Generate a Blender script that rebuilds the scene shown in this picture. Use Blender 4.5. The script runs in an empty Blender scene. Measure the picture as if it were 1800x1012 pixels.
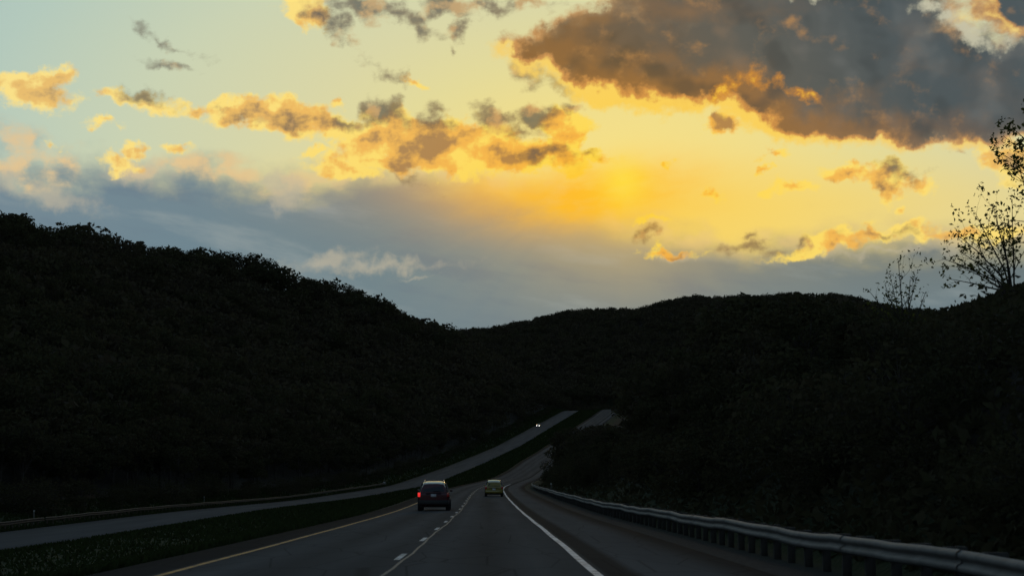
import bpy, math, random
import numpy as np
from mathutils import Vector, Euler, Matrix

rng = np.random.default_rng(11)
random.seed(11)
C = bpy.context.scene.collection
scene = bpy.context.scene

# ------------------------------------------------------------------ camera
FPX = 3000.0                      # focal length in photo pixels (60 mm on a 36 mm sensor)
PITCH = math.atan((790 - 506) / FPX)
cam_data = bpy.data.cameras.new('camera')
cam = bpy.data.objects.new('camera', cam_data)
C.objects.link(cam)
scene.camera = cam
cam.location = (0, 0, 0)
cam.rotation_euler = (math.pi / 2 + PITCH, 0, 0)
cam_data.sensor_width = 36
cam_data.lens = FPX / 1800 * 36
cam_data.clip_end = 20000
cam_data.dof.use_dof = True
cam_data.dof.focus_distance = 400
cam_data.dof.aperture_fstop = 2.4


def ray(px, py):
    """direction (x, 1, z) seen at a pixel of the 1800 x 1012 photograph"""
    xn, yn = (px - 900) / FPX, (506 - py) / FPX
    y = math.cos(PITCH) - math.sin(PITCH) * yn
    z = math.sin(PITCH) + math.cos(PITCH) * yn
    return xn / y, z / y


def ang(px, py):
    """azimuth and elevation of a photo pixel, in units of 1/3000 rad"""
    dx, dz = ray(px, py)
    n = math.sqrt(dx * dx + 1 + dz * dz)
    return math.atan2(dx, 1) * FPX, math.asin(dz / n) * FPX


def lin(r, g, b, a=1.0):
    f = lambda c: (c / 255 / 12.92) if c <= 10.3 else ((c / 255 + 0.055) / 1.055) ** 2.4
    return (f(r), f(g), f(b), a)


scene.view_settings.view_transform = 'Standard'
scene.view_settings.look = 'None'
scene.view_settings.exposure = 0
scene.view_settings.gamma = 1
scene.view_settings.use_curve_mapping = False

# ------------------------------------------------------------------ sun and sky
SUN_AZ, SUN_EL = [a / FPX for a in ang(1097, 322)]
sun_data = bpy.data.lights.new('sun', 'SUN')
sun_data.energy = 0.06           # low behind cloud at dusk
sun_data.angle = math.radians(4)
sun_data.color = (1.0, 0.66, 0.30)
sun = bpy.data.objects.new('sun', sun_data)
C.objects.link(sun)
sun.rotation_euler = (math.pi / 2 - SUN_EL, 0, math.pi - SUN_AZ)

world = bpy.data.worlds.new('World')
scene.world = world
world.use_nodes = True
WT = world.node_tree
WT.nodes.clear()


class X:
    """a float socket of a node tree with arithmetic"""
    tree = None

    def __init__(self, s):
        self.s = s

    @staticmethod
    def op(kind, *args, clamp=False):
        n = X.tree.nodes.new('ShaderNodeMath')
        n.operation = kind
        n.use_clamp = clamp
        for i, a in enumerate(args):
            if isinstance(a, X):
                X.tree.links.new(a.s, n.inputs[i])
            else:
                n.inputs[i].default_value = float(a)
        return X(n.outputs[0])

    def __add__(a, b): return X.op('ADD', a, b)
    __radd__ = __add__
    def __sub__(a, b): return X.op('SUBTRACT', a, b)
    def __rsub__(a, b): return X.op('SUBTRACT', b, a)
    def __mul__(a, b): return X.op('MULTIPLY', a, b)
    __rmul__ = __mul__
    def __truediv__(a, b): return X.op('DIVIDE', a, b)
    def __rtruediv__(a, b): return X.op('DIVIDE', b, a)
    def __neg__(a): return X.op('MULTIPLY', a, -1)


def sqrt(a): return X.op('SQRT', a)
def xexp(a): return X.op('EXPONENT', a)
def xmax(a, b): return X.op('MAXIMUM', a, b)
def xmin(a, b): return X.op('MINIMUM', a, b)
def clamp01(a): return X.op('ADD', a, 0, clamp=True)


def sstep(a, b, x):
    n = X.tree.nodes.new('ShaderNodeMapRange')
    n.interpolation_type = 'SMOOTHSTEP'
    n.clamp = True
    X.tree.links.new(x.s, n.inputs[0])
    n.inputs[1].default_value, n.inputs[2].default_value = a, b
    n.inputs[3].default_value, n.inputs[4].default_value = 0, 1
    return X(n.outputs[0])


def combine(x, y, z=0.0):
    if z:                                  # a seed: slide the 2-D noise plane
        x, y, z = x + z * 17.3, y - z * 11.9, 0.0
    n = X.tree.nodes.new('ShaderNodeCombineXYZ')
    for i, a in enumerate((x, y, z)):
        if isinstance(a, X):
            X.tree.links.new(a.s, n.inputs[i])
        else:
            n.inputs[i].default_value = a
    return X(n.outputs[0])


def noise(vec, scale, detail=6, rough=0.55, dist=0.0, lac=2.0):
    n = X.tree.nodes.new('ShaderNodeTexNoise')
    n.noise_dimensions = '2D'
    X.tree.links.new(vec.s, n.inputs['Vector'])
    n.inputs['Scale'].default_value = scale
    n.inputs['Detail'].default_value = detail
    n.inputs['Roughness'].default_value = rough
    n.inputs['Lacunarity'].default_value = lac
    n.inputs['Distortion'].default_value = dist
    return X(n.outputs['Fac'])


def ramp(x, stops, interp='LINEAR'):
    n = X.tree.nodes.new('ShaderNodeValToRGB')
    n.color_ramp.interpolation = interp
    els = n.color_ramp.elements
    while len(els) < len(stops):
        els.new(0.5)
    for e, (p, c) in zip(els, stops):
        e.position = p
    for e, (p, c) in zip(els, stops):
        e.color = c
    X.tree.links.new(x.s, n.inputs[0])
    return X(n.outputs[0])


def mixc(f, a, b, blend='MIX'):
    n = X.tree.nodes.new('ShaderNodeMix')
    n.data_type = 'RGBA'
    n.blend_type = blend
    n.clamp_factor = True
    for i, v in ((0, f), (6, a), (7, b)):
        if isinstance(v, X):
            X.tree.links.new(v.s, n.inputs[i])
        elif i == 0:
            n.inputs[i].default_value = v
        else:
            n.inputs[i].default_value = v
    return X(n.outputs[2])


def curve(x, pts, lo, hi):
    """piecewise smooth function of x given by points, as a grey ramp; returns its value"""
    ys = [p[1] for p in pts]
    y0, y1 = min(ys), max(ys)
    stops = []
    for px, py in pts:
        g = (py - y0) / (y1 - y0)
        stops.append(((px - lo) / (hi - lo), (g, g, g, 1)))
    return ramp((x - lo) / (hi - lo), stops, 'LINEAR') * (y1 - y0) + y0


def vmath(kind, a, const, out):
    n = X.tree.nodes.new('ShaderNodeVectorMath')
    n.operation = kind
    X.tree.links.new(a.s, n.inputs[0])
    n.inputs[1].default_value = const
    return X(n.outputs[out])


def blob_field(UV, blobs, k=0.25):
    """smooth union of rotated ellipses: roughly the distance inside, in units of 40 px"""
    acc = None
    for (cx, cy, rx, ry, rot, *rest) in blobs:
        w = rest[0] if rest else 1.0
        cu, cv = ang(cx, cy)
        c, s = math.cos(math.radians(rot)), math.sin(math.radians(rot))
        A, B = (c / rx, s / rx, 0), (-s / ry, c / ry, 0)
        if abs(rot) < 0.5:
            q = vmath('MULTIPLY', UV, (1 / rx, 1 / ry, 0), 0)
        else:
            q = combine(vmath('DOT_PRODUCT', UV, A, 1), vmath('DOT_PRODUCT', UV, B, 1))
        r = vmath('DISTANCE', q, (A[0] * cu + A[1] * cv, B[0] * cu + B[1] * cv, 0), 1)
        m = (min(rx, ry) / 40.0 + 0.22) * w
        f = X.op('MULTIPLY_ADD', r, -m, m)
        acc = f if acc is None else X.op('SMOOTH_MAX', acc, f, k)
    return acc


def build_sky():
    X.tree = WT
    tc = WT.nodes.new('ShaderNodeTexCoord')
    sep = WT.nodes.new('ShaderNodeSeparateXYZ')
    WT.links.new(tc.outputs['Generated'], sep.inputs[0])
    dx, dy, dz = (X(sep.outputs[i]) for i in range(3))
    U = X.op('ARCTAN2', dx, dy) * FPX
    V = X.op('ARCSINE', dz) * FPX
    su, sv = ang(1097, 322)

    # shared turbulence, and a fine warp that makes the outlines billow
    P = combine(U / 100, V / 80, 3.7)
    n_big = noise(P, 0.9, 6, 0.56) - 0.5
    n_fine = noise(combine(U / 100, V / 90, 9.1), 2.8, 4, 0.58) - 0.5
    wU = noise(combine(U / 100, V / 100, 21.0), 2.2, 4, 0.55) - 0.5
    wV = noise(combine(U / 100, V / 100, 33.0), 2.2, 4, 0.55) - 0.5
    Uw = U + wU * 62
    Vw = V + wV * 52
    W = combine(Uw, Vw)

    # distance to the sun, wider sideways than up
    au, av = U - su, V - sv
    up = xmax(av, 0) * 1.35
    dn = xmin(av, 0)
    ds = sqrt((au * au) * 0.50 + up * up + dn * dn)
    dsr = sqrt(au * au + av * av)

    ux, uy = au * -1 / (dsr + 1), av * -1.15 / (dsr + 1)
    nbs = noise(combine((U + ux * 30) / 100, (V + uy * 30) / 80, 3.7), 0.9, 4, 0.56) - 0.5
    relief = n_big - nbs                              # above 0 on the side of a billow that faces the sun
    n_wisp = noise(combine((U + V * 0.45) / 150, (V - U * 0.22) / 52, 52.0), 1.7, 5, 0.58) - 0.5

    # clear sky: physical sky far from the sunset, graded dusk colours towards it
    nish = WT.nodes.new('ShaderNodeTexSky')
    nish.sky_type = 'NISHITA'
    nish.sun_disc = False
    nish.sun_elevation = SUN_EL
    nish.sun_rotation = SUN_AZ
    nish_dim = mixc(1.0, X(nish.outputs[0]), (0.12, 0.12, 0.12, 1), 'MULTIPLY')
    grad = ramp(ds / 2400, [
        (0.000, lin(252, 226, 118)), (0.030, lin(246, 224, 136)), (0.080, lin(240, 221, 140)),
        (0.130, lin(228, 218, 154)), (0.180, lin(218, 214, 166)), (0.260, lin(202, 210, 179)),
        (0.340, lin(180, 201, 188)), (0.430, lin(160, 188, 190)), (0.56, lin(134, 166, 180)), (1.0, lin(78, 104, 130))])
    low = sstep(70, -50, av) * xexp(ds * (-1 / 420.0))
    grad = mixc(low * 1.0, grad, lin(250, 208, 84))
    col = mixc(sstep(1500, 3600, ds), grad, nish_dim)

    # ---- low grey-blue veil over the horizon
    edge_pts = []
    for px, py in [(-1500, 300), (-300, 268), (0, 275), (200, 296), (350, 296), (470, 322), (560, 314), (700, 298), (850, 308),
                   (960, 338), (1080, 380), (1160, 408), (1300, 428), (1450, 428), (1600, 412), (1800, 416), (3000, 420)]:
        edge_pts.append(ang(px, py))
    edge = curve(U, edge_pts, edge_pts[0][0], edge_pts[-1][0])
    n_soft = noise(combine(U / 260, V / 110, 5.5), 1.3, 5, 0.5) - 0.5
    left = sstep(-100, -600, U)
    depth = edge - V + n_soft * 125 + (n_big * 85 + n_fine * 22) * (left * 0.75 + 0.25)
    va = sstep(-48, 62, depth)
    warm = xexp(ds * (-1 / 78.0))
    warmer = xexp(sqrt((au + 150) * (au + 150) * 0.20 + (av - 2) * (av - 2) * 3.4) * (-1 / 62.0))
    vcol = ramp((U + 900) / 1800, [
        (0.0, lin(112, 133, 146)), (0.20, lin(103, 129, 143)), (0.36, lin(104, 128, 138)), (0.50, lin(122, 135, 135)),
        (0.60, lin(136, 139, 131)), (0.75, lin(116, 127, 126)), (1.0, lin(98, 111, 115))])
    vcol = mixc(sstep(345, 215, V) * 0.75, vcol, lin(104, 126, 138))
    # thicker and thinner places in the veil
    n_band = noise(combine((U + V * 0.8) / 300, (V + U * 0.10) / 80, 15.5), 1.1, 6, 0.56)
    vcol = mixc(sstep(0.50, 0.76, n_band) * 0.46, vcol, lin(152, 163, 164))
    vcol = mixc(sstep(0.47, 0.24, n_band) * 0.36, vcol, lin(88, 107, 128))
    vcol = mixc(clamp01(warm * 1.0) * 0.95, vcol, lin(214, 172, 96))
    vcol = mixc(clamp01(warmer * 2.0), vcol, lin(238, 176, 76))
    col = mixc(va * (1 - clamp01(xexp(dsr * (-1 / 60.0)) * 1.3) * 0.75) * 0.97, col, vcol)
    # lit upper rim of the left bank
    rim = sstep(-45, -2, depth) * sstep(34, -2, depth)
    col = mixc(rim * (left * 0.45 + 0.28) * sstep(0.40, 0.62, noise(P, 1.7, 4, 0.5)), col, lin(240, 200, 140))

    # ---- bright breaks in the veil
    gaps = blob_field(W, [(670, 468, 150, 13, 2), (585, 458, 60, 18, 10), (745, 490, 40, 5, 0), (85, 345, 90, 22, -12),
                               (20, 320, 50, 24, -20), (500, 335, 36, 40, 20), (240, 300, 60, 26, 0), (1190, 448, 40, 8, 0),
                               (1560, 440, 180, 10, 3)], 0.15)
    ga = sstep(-0.18, 0.65, gaps + n_fine * 0.9 + n_big * 0.5)
    col = mixc(ga * 0.56, col, mixc(warm, lin(196, 184, 158), lin(250, 205, 120)))

    # ---- golden cumulus (thin, sunlit)
    gold = [(62, 165, 62, 30, -5), (30, 150, 40, 20, 0), (90, 140, 34, 16, 20), (215, 168, 34, 11, -15), (270, 185, 40, 18, -10), (345, 195, 34, 14, -10),
            (395, 200, 40, 22, 0), (460, 196, 52, 32, 0), (520, 205, 64, 36, -8), (585, 222, 56, 26, -8), (180, 218, 40, 10, 0),
            (640, 250, 56, 34, 0), (690, 240, 70, 46, 0), (770, 255, 90, 50, -4), (870, 262, 90, 46, -6), (960, 272, 80, 32, -8),
            (1030, 276, 42, 14, -5), (660, 280, 90, 22, -4), (790, 284, 150, 22, -4), (610, 300, 60, 20, 0), (1000, 235, 40, 30, 30),
            (980, 215, 40, 26, 0), (600, 185, 14, 6, 0), (315, 262, 22, 10, 0), (235, 265, 22, 9, 0), (215, 290, 34, 14, 0),
            (100, 262, 10, 6, 0), (1247, 344, 28, 9, 5), (1180, 290, 10, 5, 0), (1395, 328, 34, 10, -5), (1345, 338, 16, 8, 0),
            (1150, 385, 34, 5, 0), (1355, 270, 16, 6, 0), (1340, 293, 12, 5, 0), (1500, 300, 44, 12, 0), (1560, 310, 46, 26, 0),
            (1620, 322, 28, 12, 0), (1565, 335, 20, 18, 20), (1586, 370, 8, 9, 0), (1530, 412, 90, 14, 5), (1480, 425, 60, 12, 0),
            (1590, 402, 60, 10, 0), (1390, 447, 50, 10, 5), (1700, 410, 90, 14, 0), (1270, 215, 22, 20, 0), (540, 20, 46, 28, -20),
            (735, 145, 18, 7, -30), (560, 260, 14, 8, 0), (1775, 285, 56, 34, -10), (1170, 443, 50, 6, 0)]
    fg = blob_field(W, gold, 0.22)
    dg = fg * 1.15 + n_big * 1.05 + n_fine * 0.75 + n_wisp * 0.75 + 0.05
    ag = sstep(-0.20, 0.36, dg)
    near = xexp(ds * (-1 / 500.0))
    rimc = mixc(near, lin(253, 228, 146), lin(255, 214, 46))
    bodyc = mixc(near, lin(230, 192, 116), lin(252, 174, 32))
    corec = mixc(near, lin(150, 134, 106), lin(164, 104, 46))
    lump = noise(combine(U / 100, V / 80, 41.0), 1.5, 4, 0.52) - 0.5
    shade = clamp01(dg * 0.50 + lump * 1.2 - relief * 2.4 - n_fine * 0.5 + 0.20)
    gcol = mixc(sstep(0.22, 0.60, shade), rimc, bodyc)
    gcol = mixc(sstep(0.60, 1.05, shade) * 0.9, gcol, corec)
    col = mixc(ag * 0.94, col, gcol)

    # ---- grey wisps and dark heads
    dark = [(585, 40, 60, 22, -35), (640, 15, 60, 26, -15), (700, 25, 60, 26, -25), (735, 45, 36, 16, -30), (790, 12, 60, 22, -10), (850, 12, 70, 20, 0),
            (930, 8, 60, 12, 0), (560, 30, 40, 16, -40), (610, 75, 40, 12, -25), (684, 130, 42, 16, -18), (280, 72, 44, 10, -28, 0.75), (320, 90, 34, 7, -10, 0.8),
            (245, 60, 20, 9, -30, 0.8), (300, 117, 36, 6, -8, 0.7), (796, 92, 8, 10, 30), (808, 55, 20, 16, 0), (262, 172, 46, 16, -8), (520, 214, 42, 15, -6), (600, 215, 44, 14, -5),
            (415, 206, 28, 10, -10), (672, 198, 40, 26, -8), (700, 212, 40, 18, -20), (765, 214, 34, 26, -32), (880, 205, 52, 22, -10),
            (940, 205, 44, 24, 0), (915, 232, 60, 20, -5), (955, 272, 56, 20, -5), (1038, 272, 22, 9, -15), (1318, 413, 20, 9, 0), (1330, 436, 60, 18, 0),
            (1136, 408, 20, 12, 20), (1412, 430, 10, 9, 40), (1570, 300, 36, 18, -8), (1600, 312, 30, 12, 0), (1560, 330, 18, 14, 0),
            (1560, 410, 50, 8, 4), (928, 122, 26, 30, 20, 0.7), (985, 150, 40, 14, -30, 0.8), (1786, 290, 46, 24, -15), (1685, 265, 12, 9, -30),
            (1010, 185, 24, 8, -10), (700, 305, 30, 8, -30, 0.6)]
    fd = blob_field(W, dark, 0.18)
    dd = fd + n_big * 0.95 + n_fine * 0.85 + n_wisp * 1.0 + 0.04
    ad = sstep(-0.12, 0.68, dd)
    dcol = mixc(near, lin(104, 108, 104), lin(140, 98, 50))
    dcol = mixc(sstep(0.35, 1.0, dd + lump), dcol, mixc(near * 0.6, lin(84, 92, 94), lin(104, 84, 62)))
    dcol = mixc(sstep(0.06, 0.30, lump * 0.6 + relief * 1.6) * 0.75, dcol, mixc(near, lin(200, 178, 130), lin(222, 142, 62)))
    col = mixc(ad * 0.84, col, dcol)

    # ---- the big cloud bank, upper right, carried on well past the frame
    big = [(1110, 95, 150, 80, -6), (1005, 82, 96, 50, 8), (940, 84, 60, 26, 0), (1075, 135, 100, 50, -10), (1150, 150, 100, 46, 0), (1215, 110, 150, 82, 0), (1060, 45, 70, 36, 20),
           (1300, 100, 190, 84, 0), (1430, 110, 200, 124, 0), (1400, 200, 86, 50, -10), (1480, 200, 130, 56, 0), (1600, 175, 190, 84, 0), (1640, 110, 180, 66, -8),
           (1710, 200, 110, 54, 0), (1500, 40, 190, 80, 0), (1350, 20, 230, 60, 0), (1810, 150, 120, 84, -8), (1930, 130, 220, 90, 0), (1780, 10, 76, 56, -45),
           (1850, 40, 90, 60, -30), (2150, 80, 300, 110, 0), (1200, 20, 130, 50, 0)]

    def big_density(q, nb, nf):
        return blob_field(q, big, 0.35) + nb * 0.65 + nf * 0.6 + 0.14
    db = big_density(W, n_big, n_fine)
    Us, Vs = Uw + ux * 30, Vw + uy * 30
    dbs = big_density(combine(Us, Vs), nbs, n_fine)
    db = db + n_wisp * sstep(1.1, 0.1, db) * 0.7
    ab = sstep(-0.24, 0.40, db)
    through = sstep(0.62, -0.30, dbs)                # how little cloud lies between here and the sun
    thin = sstep(0.95, 0.05, db)
    nearb = xexp(ds * (-1 / 520.0))
    body = mixc(sstep(40, 480, au + av * 0.9), lin(116, 88, 58), lin(86, 85, 82))
    body = mixc(sstep(250, 620, au + av * 0.4), body, lin(66, 77, 85))
    b1 = noise(P, 0.62, 3, 0.48)
    b2 = noise(combine((U + ux * 34) / 100, (V + uy * 34 + 16) / 80, 3.7), 0.62, 3, 0.48)
    bill = (b1 - b2) * 2.1 + lump * 0.22 + n_fine * 0.10
    body = mixc(sstep(0.02, 0.40, bill) * 0.50, body, mixc(sstep(80, 520, au + av * 0.5), lin(156, 112, 62), lin(100, 104, 106)))
    body = mixc(sstep(1.9, 0.5, dbs) * sstep(0.30, 0.66, nearb) * 0.70, body, lin(158, 106, 48))
    body = mixc(sstep(-0.02, -0.36, bill) * 0.65, body, mixc(sstep(80, 520, au + av * 0.5), lin(82, 66, 50), lin(52, 61, 69)))
    glow = mixc(nearb, lin(244, 214, 136), lin(255, 206, 44))
    amber = mixc(nearb, lin(170, 138, 98), lin(226, 146, 44))
    lit = clamp01(through * 0.95 + thin * 0.40 + relief * 0.8 + n_fine * 0.4) * sstep(0.05, 0.36, nearb)
    bcol = mixc(sstep(0.05, 0.55, lit + lump * 0.5), body, amber)
    bcol = mixc(sstep(0.45, 0.95, lit + lump * 0.6), bcol, glow)
    bcol = mixc(thin * sstep(0.75, 0.0, nearb) * 0.5, bcol, lin(196, 188, 158))
    # a break in the bank by the top right
    brk = blob_field(W, [(1700, 58, 64, 18, -34), (1672, 30, 30, 20, 0), (1775, 74, 44, 11, 0), (1420, -6, 44, 8, 0), (1640, 8, 40, 12, 0)], 0.2)
    ba = sstep(-0.05, 0.55, brk + n_fine * 1.0 + n_big * 0.5)
    bcol = mixc(ba * 0.9, bcol, lin(198, 194, 168))
    # the sunlit fold between its two lobes
    fold = blob_field(W, [(1262, 168, 36, 16, 40), (1300, 146, 46, 15, 20), (1350, 146, 46, 13, -8), (1402, 163, 44, 10, -18)], 0.2)
    fa = sstep(-0.10, 0.55, fold + n_fine * 1.3 + lump * 0.6)
    bcol = mixc(fa * 0.85, bcol, mixc(sstep(0.25, 0.75, fold + n_fine * 1.5), lin(210, 136, 44), lin(255, 200, 60)))
    col = mixc(ab * 0.96, col, bcol)

    # ---- glow of the hidden sun in the haze
    eu, ev = au + 52, av + 14 - au * 0.12
    orange = xexp((eu * eu * (1 / (175.0 * 175.0)) + ev * ev * (1 / (50.0 * 50.0))) * -1)
    col = mixc(clamp01(orange * (1.0 + n_wisp * 1.3 + n_big * 0.9)) * 0.90, col, lin(255, 188, 34))
    core = xexp(dsr * dsr * (-1 / (40.0 * 40.0))) * 0.50
    col = mixc(core * (1 + n_wisp * 0.6), col, lin(255, 238, 76))
    # faint shafts of light spreading down from it
    shaft = noise(combine(au / (xmax(av * -1, 0) + 70), av * 0.0, 61.0), 3.0, 3, 0.5)
    sh = sstep(0.46, 0.66, shaft) * sstep(-10, -70, av) * xexp(dsr * (-1 / 190.0))
    col = mixc(sh * 0.06, col, lin(236, 204, 130))
    # below the horizon the dome is dark land
    col = mixc(sstep(-20, -160, V), col, (0.02, 0.02, 0.02, 1))

    bg = WT.nodes.new('ShaderNodeBackground')
    WT.links.new(col.s, bg.inputs[0])
    bg.inputs[1].default_value = 1.0
    out = WT.nodes.new('ShaderNodeOutputWorld')
    WT.links.new(bg.outputs[0], out.inputs[0])


build_sky()
world.cycles.sampling_method = 'MANUAL'
world.cycles.sample_map_resolution = 512

# ------------------------------------------------------------------ helpers
def put(name, me, parent=None, mat=None, **props):
    o = bpy.data.objects.new(name, me)
    C.objects.link(o)
    if parent is not None:
        o.parent = parent
    if mat is not None and me is not None and not me.materials:
        me.materials.append(mat)
    for k, v in props.items():
        o[k] = v
    return o


def mesh(name, verts, faces, smooth=False):
    me = bpy.data.meshes.new(name)
    me.from_pydata([tuple(map(float, v)) for v in verts], [], [tuple(f) for f in faces])
    me.update()
    if smooth:
        me.polygons.foreach_set('use_smooth', [True] * len(me.polygons))
    return me


def quad_mesh(name, V, Q, smooth=False, mat_idx=None):
    """fast mesh from numpy arrays: V (n,3), Q (m,4) quads"""
    me = bpy.data.meshes.new(name)
    V = np.ascontiguousarray(V, dtype=np.float32)
    Q = np.ascontiguousarray(Q, dtype=np.int32)
    me.vertices.add(len(V))
    me.vertices.foreach_set('co', V.ravel())
    me.loops.add(Q.size)
    me.loops.foreach_set('vertex_index', Q.ravel())
    me.polygons.add(len(Q))
    me.polygons.foreach_set('loop_start', np.arange(len(Q), dtype=np.int32) * 4)
    if smooth:
        me.polygons.foreach_set('use_smooth', np.ones(len(Q), dtype=bool))
    if mat_idx is not None:
        me.polygons.foreach_set('material_index', np.asarray(mat_idx, dtype=np.int32))
    me.update(calc_edges=True)
    return me


def thing(name, label, cat, loc=(0, 0, 0), rotz=0.0, group=None):
    o = bpy.data.objects.new(name, None)
    C.objects.link(o)
    o.empty_display_size = 0.3
    o.location = loc
    o.rotation_euler = (0, 0, rotz)
    o['label'], o['category'] = label, cat
    if group:
        o['group'] = group
    return o


def material(name, base=(0.5, 0.5, 0.5), rough=0.6, metal=0.0, spec=0.5, emit=None, estr=0.0, coat=0.0):
    m = bpy.data.materials.new(name)
    m.use_nodes = True
    p = m.node_tree.nodes['Principled BSDF']
    p.inputs['Base Color'].default_value = (*base[:3], 1)
    p.inputs['Roughness'].default_value = rough
    p.inputs['Metallic'].default_value = metal
    p.inputs['Specular IOR Level'].default_value = spec
    p.inputs['Coat Weight'].default_value = coat
    if emit:
        p.inputs['Emission Color'].default_value = (*emit[:3], 1)
        p.inputs['Emission Strength'].default_value = estr
    return m


class Mat:
    """small node-building helper over a Principled material"""
    def __init__(self, name, rough=0.8, spec=0.3, metal=0.0):
        self.m = material(name, rough=rough, spec=spec, metal=metal)
        self.t = self.m.node_tree
        self.p = self.t.nodes['Principled BSDF']

    def n(self, kind, **kw):
        n = self.t.nodes.new(kind)
        for k, v in kw.items():
            setattr(n, k, v)
        return n

    def coords(self, which='Object'):
        return self.n('ShaderNodeTexCoord').outputs[which]

    def noise(self, vec, scale, detail=4, rough=0.55, stretch=None):
        if stretch:
            mp = self.n('ShaderNodeMapping')
            mp.inputs['Scale'].default_value = stretch
            self.t.links.new(vec, mp.inputs[0])
            vec = mp.outputs[0]
        n = self.n('ShaderNodeTexNoise')
        self.t.links.new(vec, n.inputs['Vector'])
        n.inputs['Scale'].default_value = scale
        n.inputs['Detail'].default_value = detail
        n.inputs['Roughness'].default_value = rough
        return n.outputs['Fac']

    def ramp(self, fac, stops):
        r = self.n('ShaderNodeValToRGB')
        els = r.color_ramp.elements
        while len(els) < len(stops):
            els.new(0.5)
        for e, (p, c) in zip(els, stops):
            e.position = p
        for e, (p, c) in zip(els, stops):
            e.color = (*c[:3], 1)
        self.t.links.new(fac, r.inputs[0])
        return r.outputs[0]

    def mix(self, f, a, b, blend='MIX'):
        n = self.n('ShaderNodeMix', data_type='RGBA', blend_type=blend)
        for i, v in ((0, f), (6, a), (7, b)):
            if hasattr(v, 'is_linked'):
                self.t.links.new(v, n.inputs[i])
            elif i == 0:
                n.inputs[0].default_value = v
            else:
                n.inputs[i].default_value = (*v[:3], 1)
        return n.outputs[2]

    def base(self, s):
        self.t.links.new(s, self.p.inputs['Base Color'])

    def bump(self, h, strength=0.3, dist=0.05):
        b = self.n('ShaderNodeBump')
        b.inputs['Strength'].default_value = strength
        b.inputs['Distance'].default_value = dist
        self.t.links.new(h, b.inputs['Height'])
        self.t.links.new(b.outputs[0], self.p.inputs['Normal'])


# ------------------------------------------------------------------ the lie of the land
YS = np.arange(-100.0, 1301.0, 1.0)


def track(ys, vs, blur):
    v = np.interp(YS, ys, vs)
    # keep end slopes by padding linearly before blurring
    for _ in range(2):
        k = np.ones(blur) / blur
        pad = blur
        a = v[0] - (v[1] - v[0]) * np.arange(pad, 0, -1)
        b = v[-1] + (v[-1] - v[-2]) * np.arange(1, pad + 1)
        v = np.convolve(np.concatenate([a, v, b]), k, 'same')[pad:-pad]
    return lambda y: np.interp(y, YS, v)


# our carriageway: lateral place of its white right-hand line, and its height (camera at 0,0,0)
_wy = [-100, 0, 50, 100, 169, 245, 300, 360, 430, 545, 600, 700, 800, 950, 1050, 1300]
_wx = [2.8, 1.74, 1.22, 0.55, -0.55, -1.35, -1.2, 0.6, 4.2, 11.0, 15.4, 24.8, 36.2, 52.5, 63.8, 94]
xw = track(_wy, _wx, 27)
_zy = [-100, 0, 27, 40, 60, 100, 130, 169, 200, 245, 300, 360, 430, 500, 600, 700, 800, 950, 1050, 1120, 1300]
_zp = [None, None, 1012, 960, 925, 896, 882, 870, 864, 858.5, 853, 846.5, 838, 823, 800, 778, 755, 733, 719]
_zz = [0.75, -1.4] + [-(p - 790) / FPX * y for p, y in zip(_zp[2:], _zy[2:19])] + [25.6, 18.0]
zr = track(_zy, _zz, 31)
# the opposing carriageway: its centre
_ly = [-100, 0, 115, 200, 300, 430, 560, 700, 850, 950, 1050, 1300]
_lp = [None, None, (0, 948), (384, 896), (573, 877), (726, 852), (814, 819), (893, 785), (951, 752), (980, 736), (1008, 720), None]
_lx = [-38.5, -37.2] + [(p[0] - 900) / FPX * y for p, y in zip(_lp[2:-1], _ly[2:-1])] + [68]
_lz = [-3.0, -4.5] + [-(p[1] - 790) / FPX * y for p, y in zip(_lp[2:-1], _ly[2:-1])] + [17.0]
xl = track(_ly, _lx, 41)
zl = track(_ly, _lz, 41)
LHALF = 4.9                                   # half width of the opposing pavement
RP0, RP1 = -8.6, 3.4                          # our pavement, from the white line

# skyline of the photograph (pixel column -> row of the tree tops)
SK_L = np.array([(-400, 330), (-120, 352), (0, 372), (20, 373), (45, 394), (60, 385), (100, 383), (150, 391), (190, 406), (215, 425), (235, 418), (255, 432), (300, 436), (340, 436),
                 (370, 433), (395, 430), (430, 433), (450, 455), (480, 472), (510, 486), (540, 488), (560, 491), (590, 489), (605, 505), (640, 520), (660, 526), (690, 529), (705, 543),
                 (740, 551), (770, 565), (800, 572), (850, 577), (900, 590), (960, 620)])
SK_C = np.array([(-400, 600), (700, 590), (850, 576), (900, 568), (950, 556), (1000, 548), (1060, 541), (1120, 540), (1180, 528), (1220, 521), (1260, 521), (1330, 520), (1390, 516),
                 (1470, 518), (1520, 526), (1560, 536), (1600, 542), (1650, 544), (1720, 546), (1800, 550), (2300, 560)])
SK_R = np.array([(-400, 900), (900, 900), (1650, 548), (1690, 539), (1720, 531), (1760, 516), (1800, 501), (1900, 470), (2300, 380)])


def sk(tab, px):
    return np.interp(px, tab[:, 0], tab[:, 1])


def sky_row(px):
    return np.minimum(np.minimum(sk(SK_L, px), sk(SK_C, px)), sk(SK_R, px))


# ridge of the wooded hill beyond the opposing road
_ridge = [(-100, -300, None), (300, -262, None), (650, None, 0), (760, None, 160), (900, None, 440), (1010, None, 600), (1150, None, 720), (1330, None, 810), (1500, None, 850), (1800, None, 890)]
_ry = np.array([r[0] for r in _ridge], float)
_rx = np.array([r[1] if r[1] is not None else (r[2] - 900) / FPX * r[0] for r in _ridge])
_rz = np.array([78.0 if r[1] is not None else (790 - sk(SK_L, r[2])) / FPX * r[0] - 17 for r in _ridge])


def sst(a, b, x):
    t = np.clip((x - a) / (b - a), 0, 1)
    return t * t * (3 - 2 * t)


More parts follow.
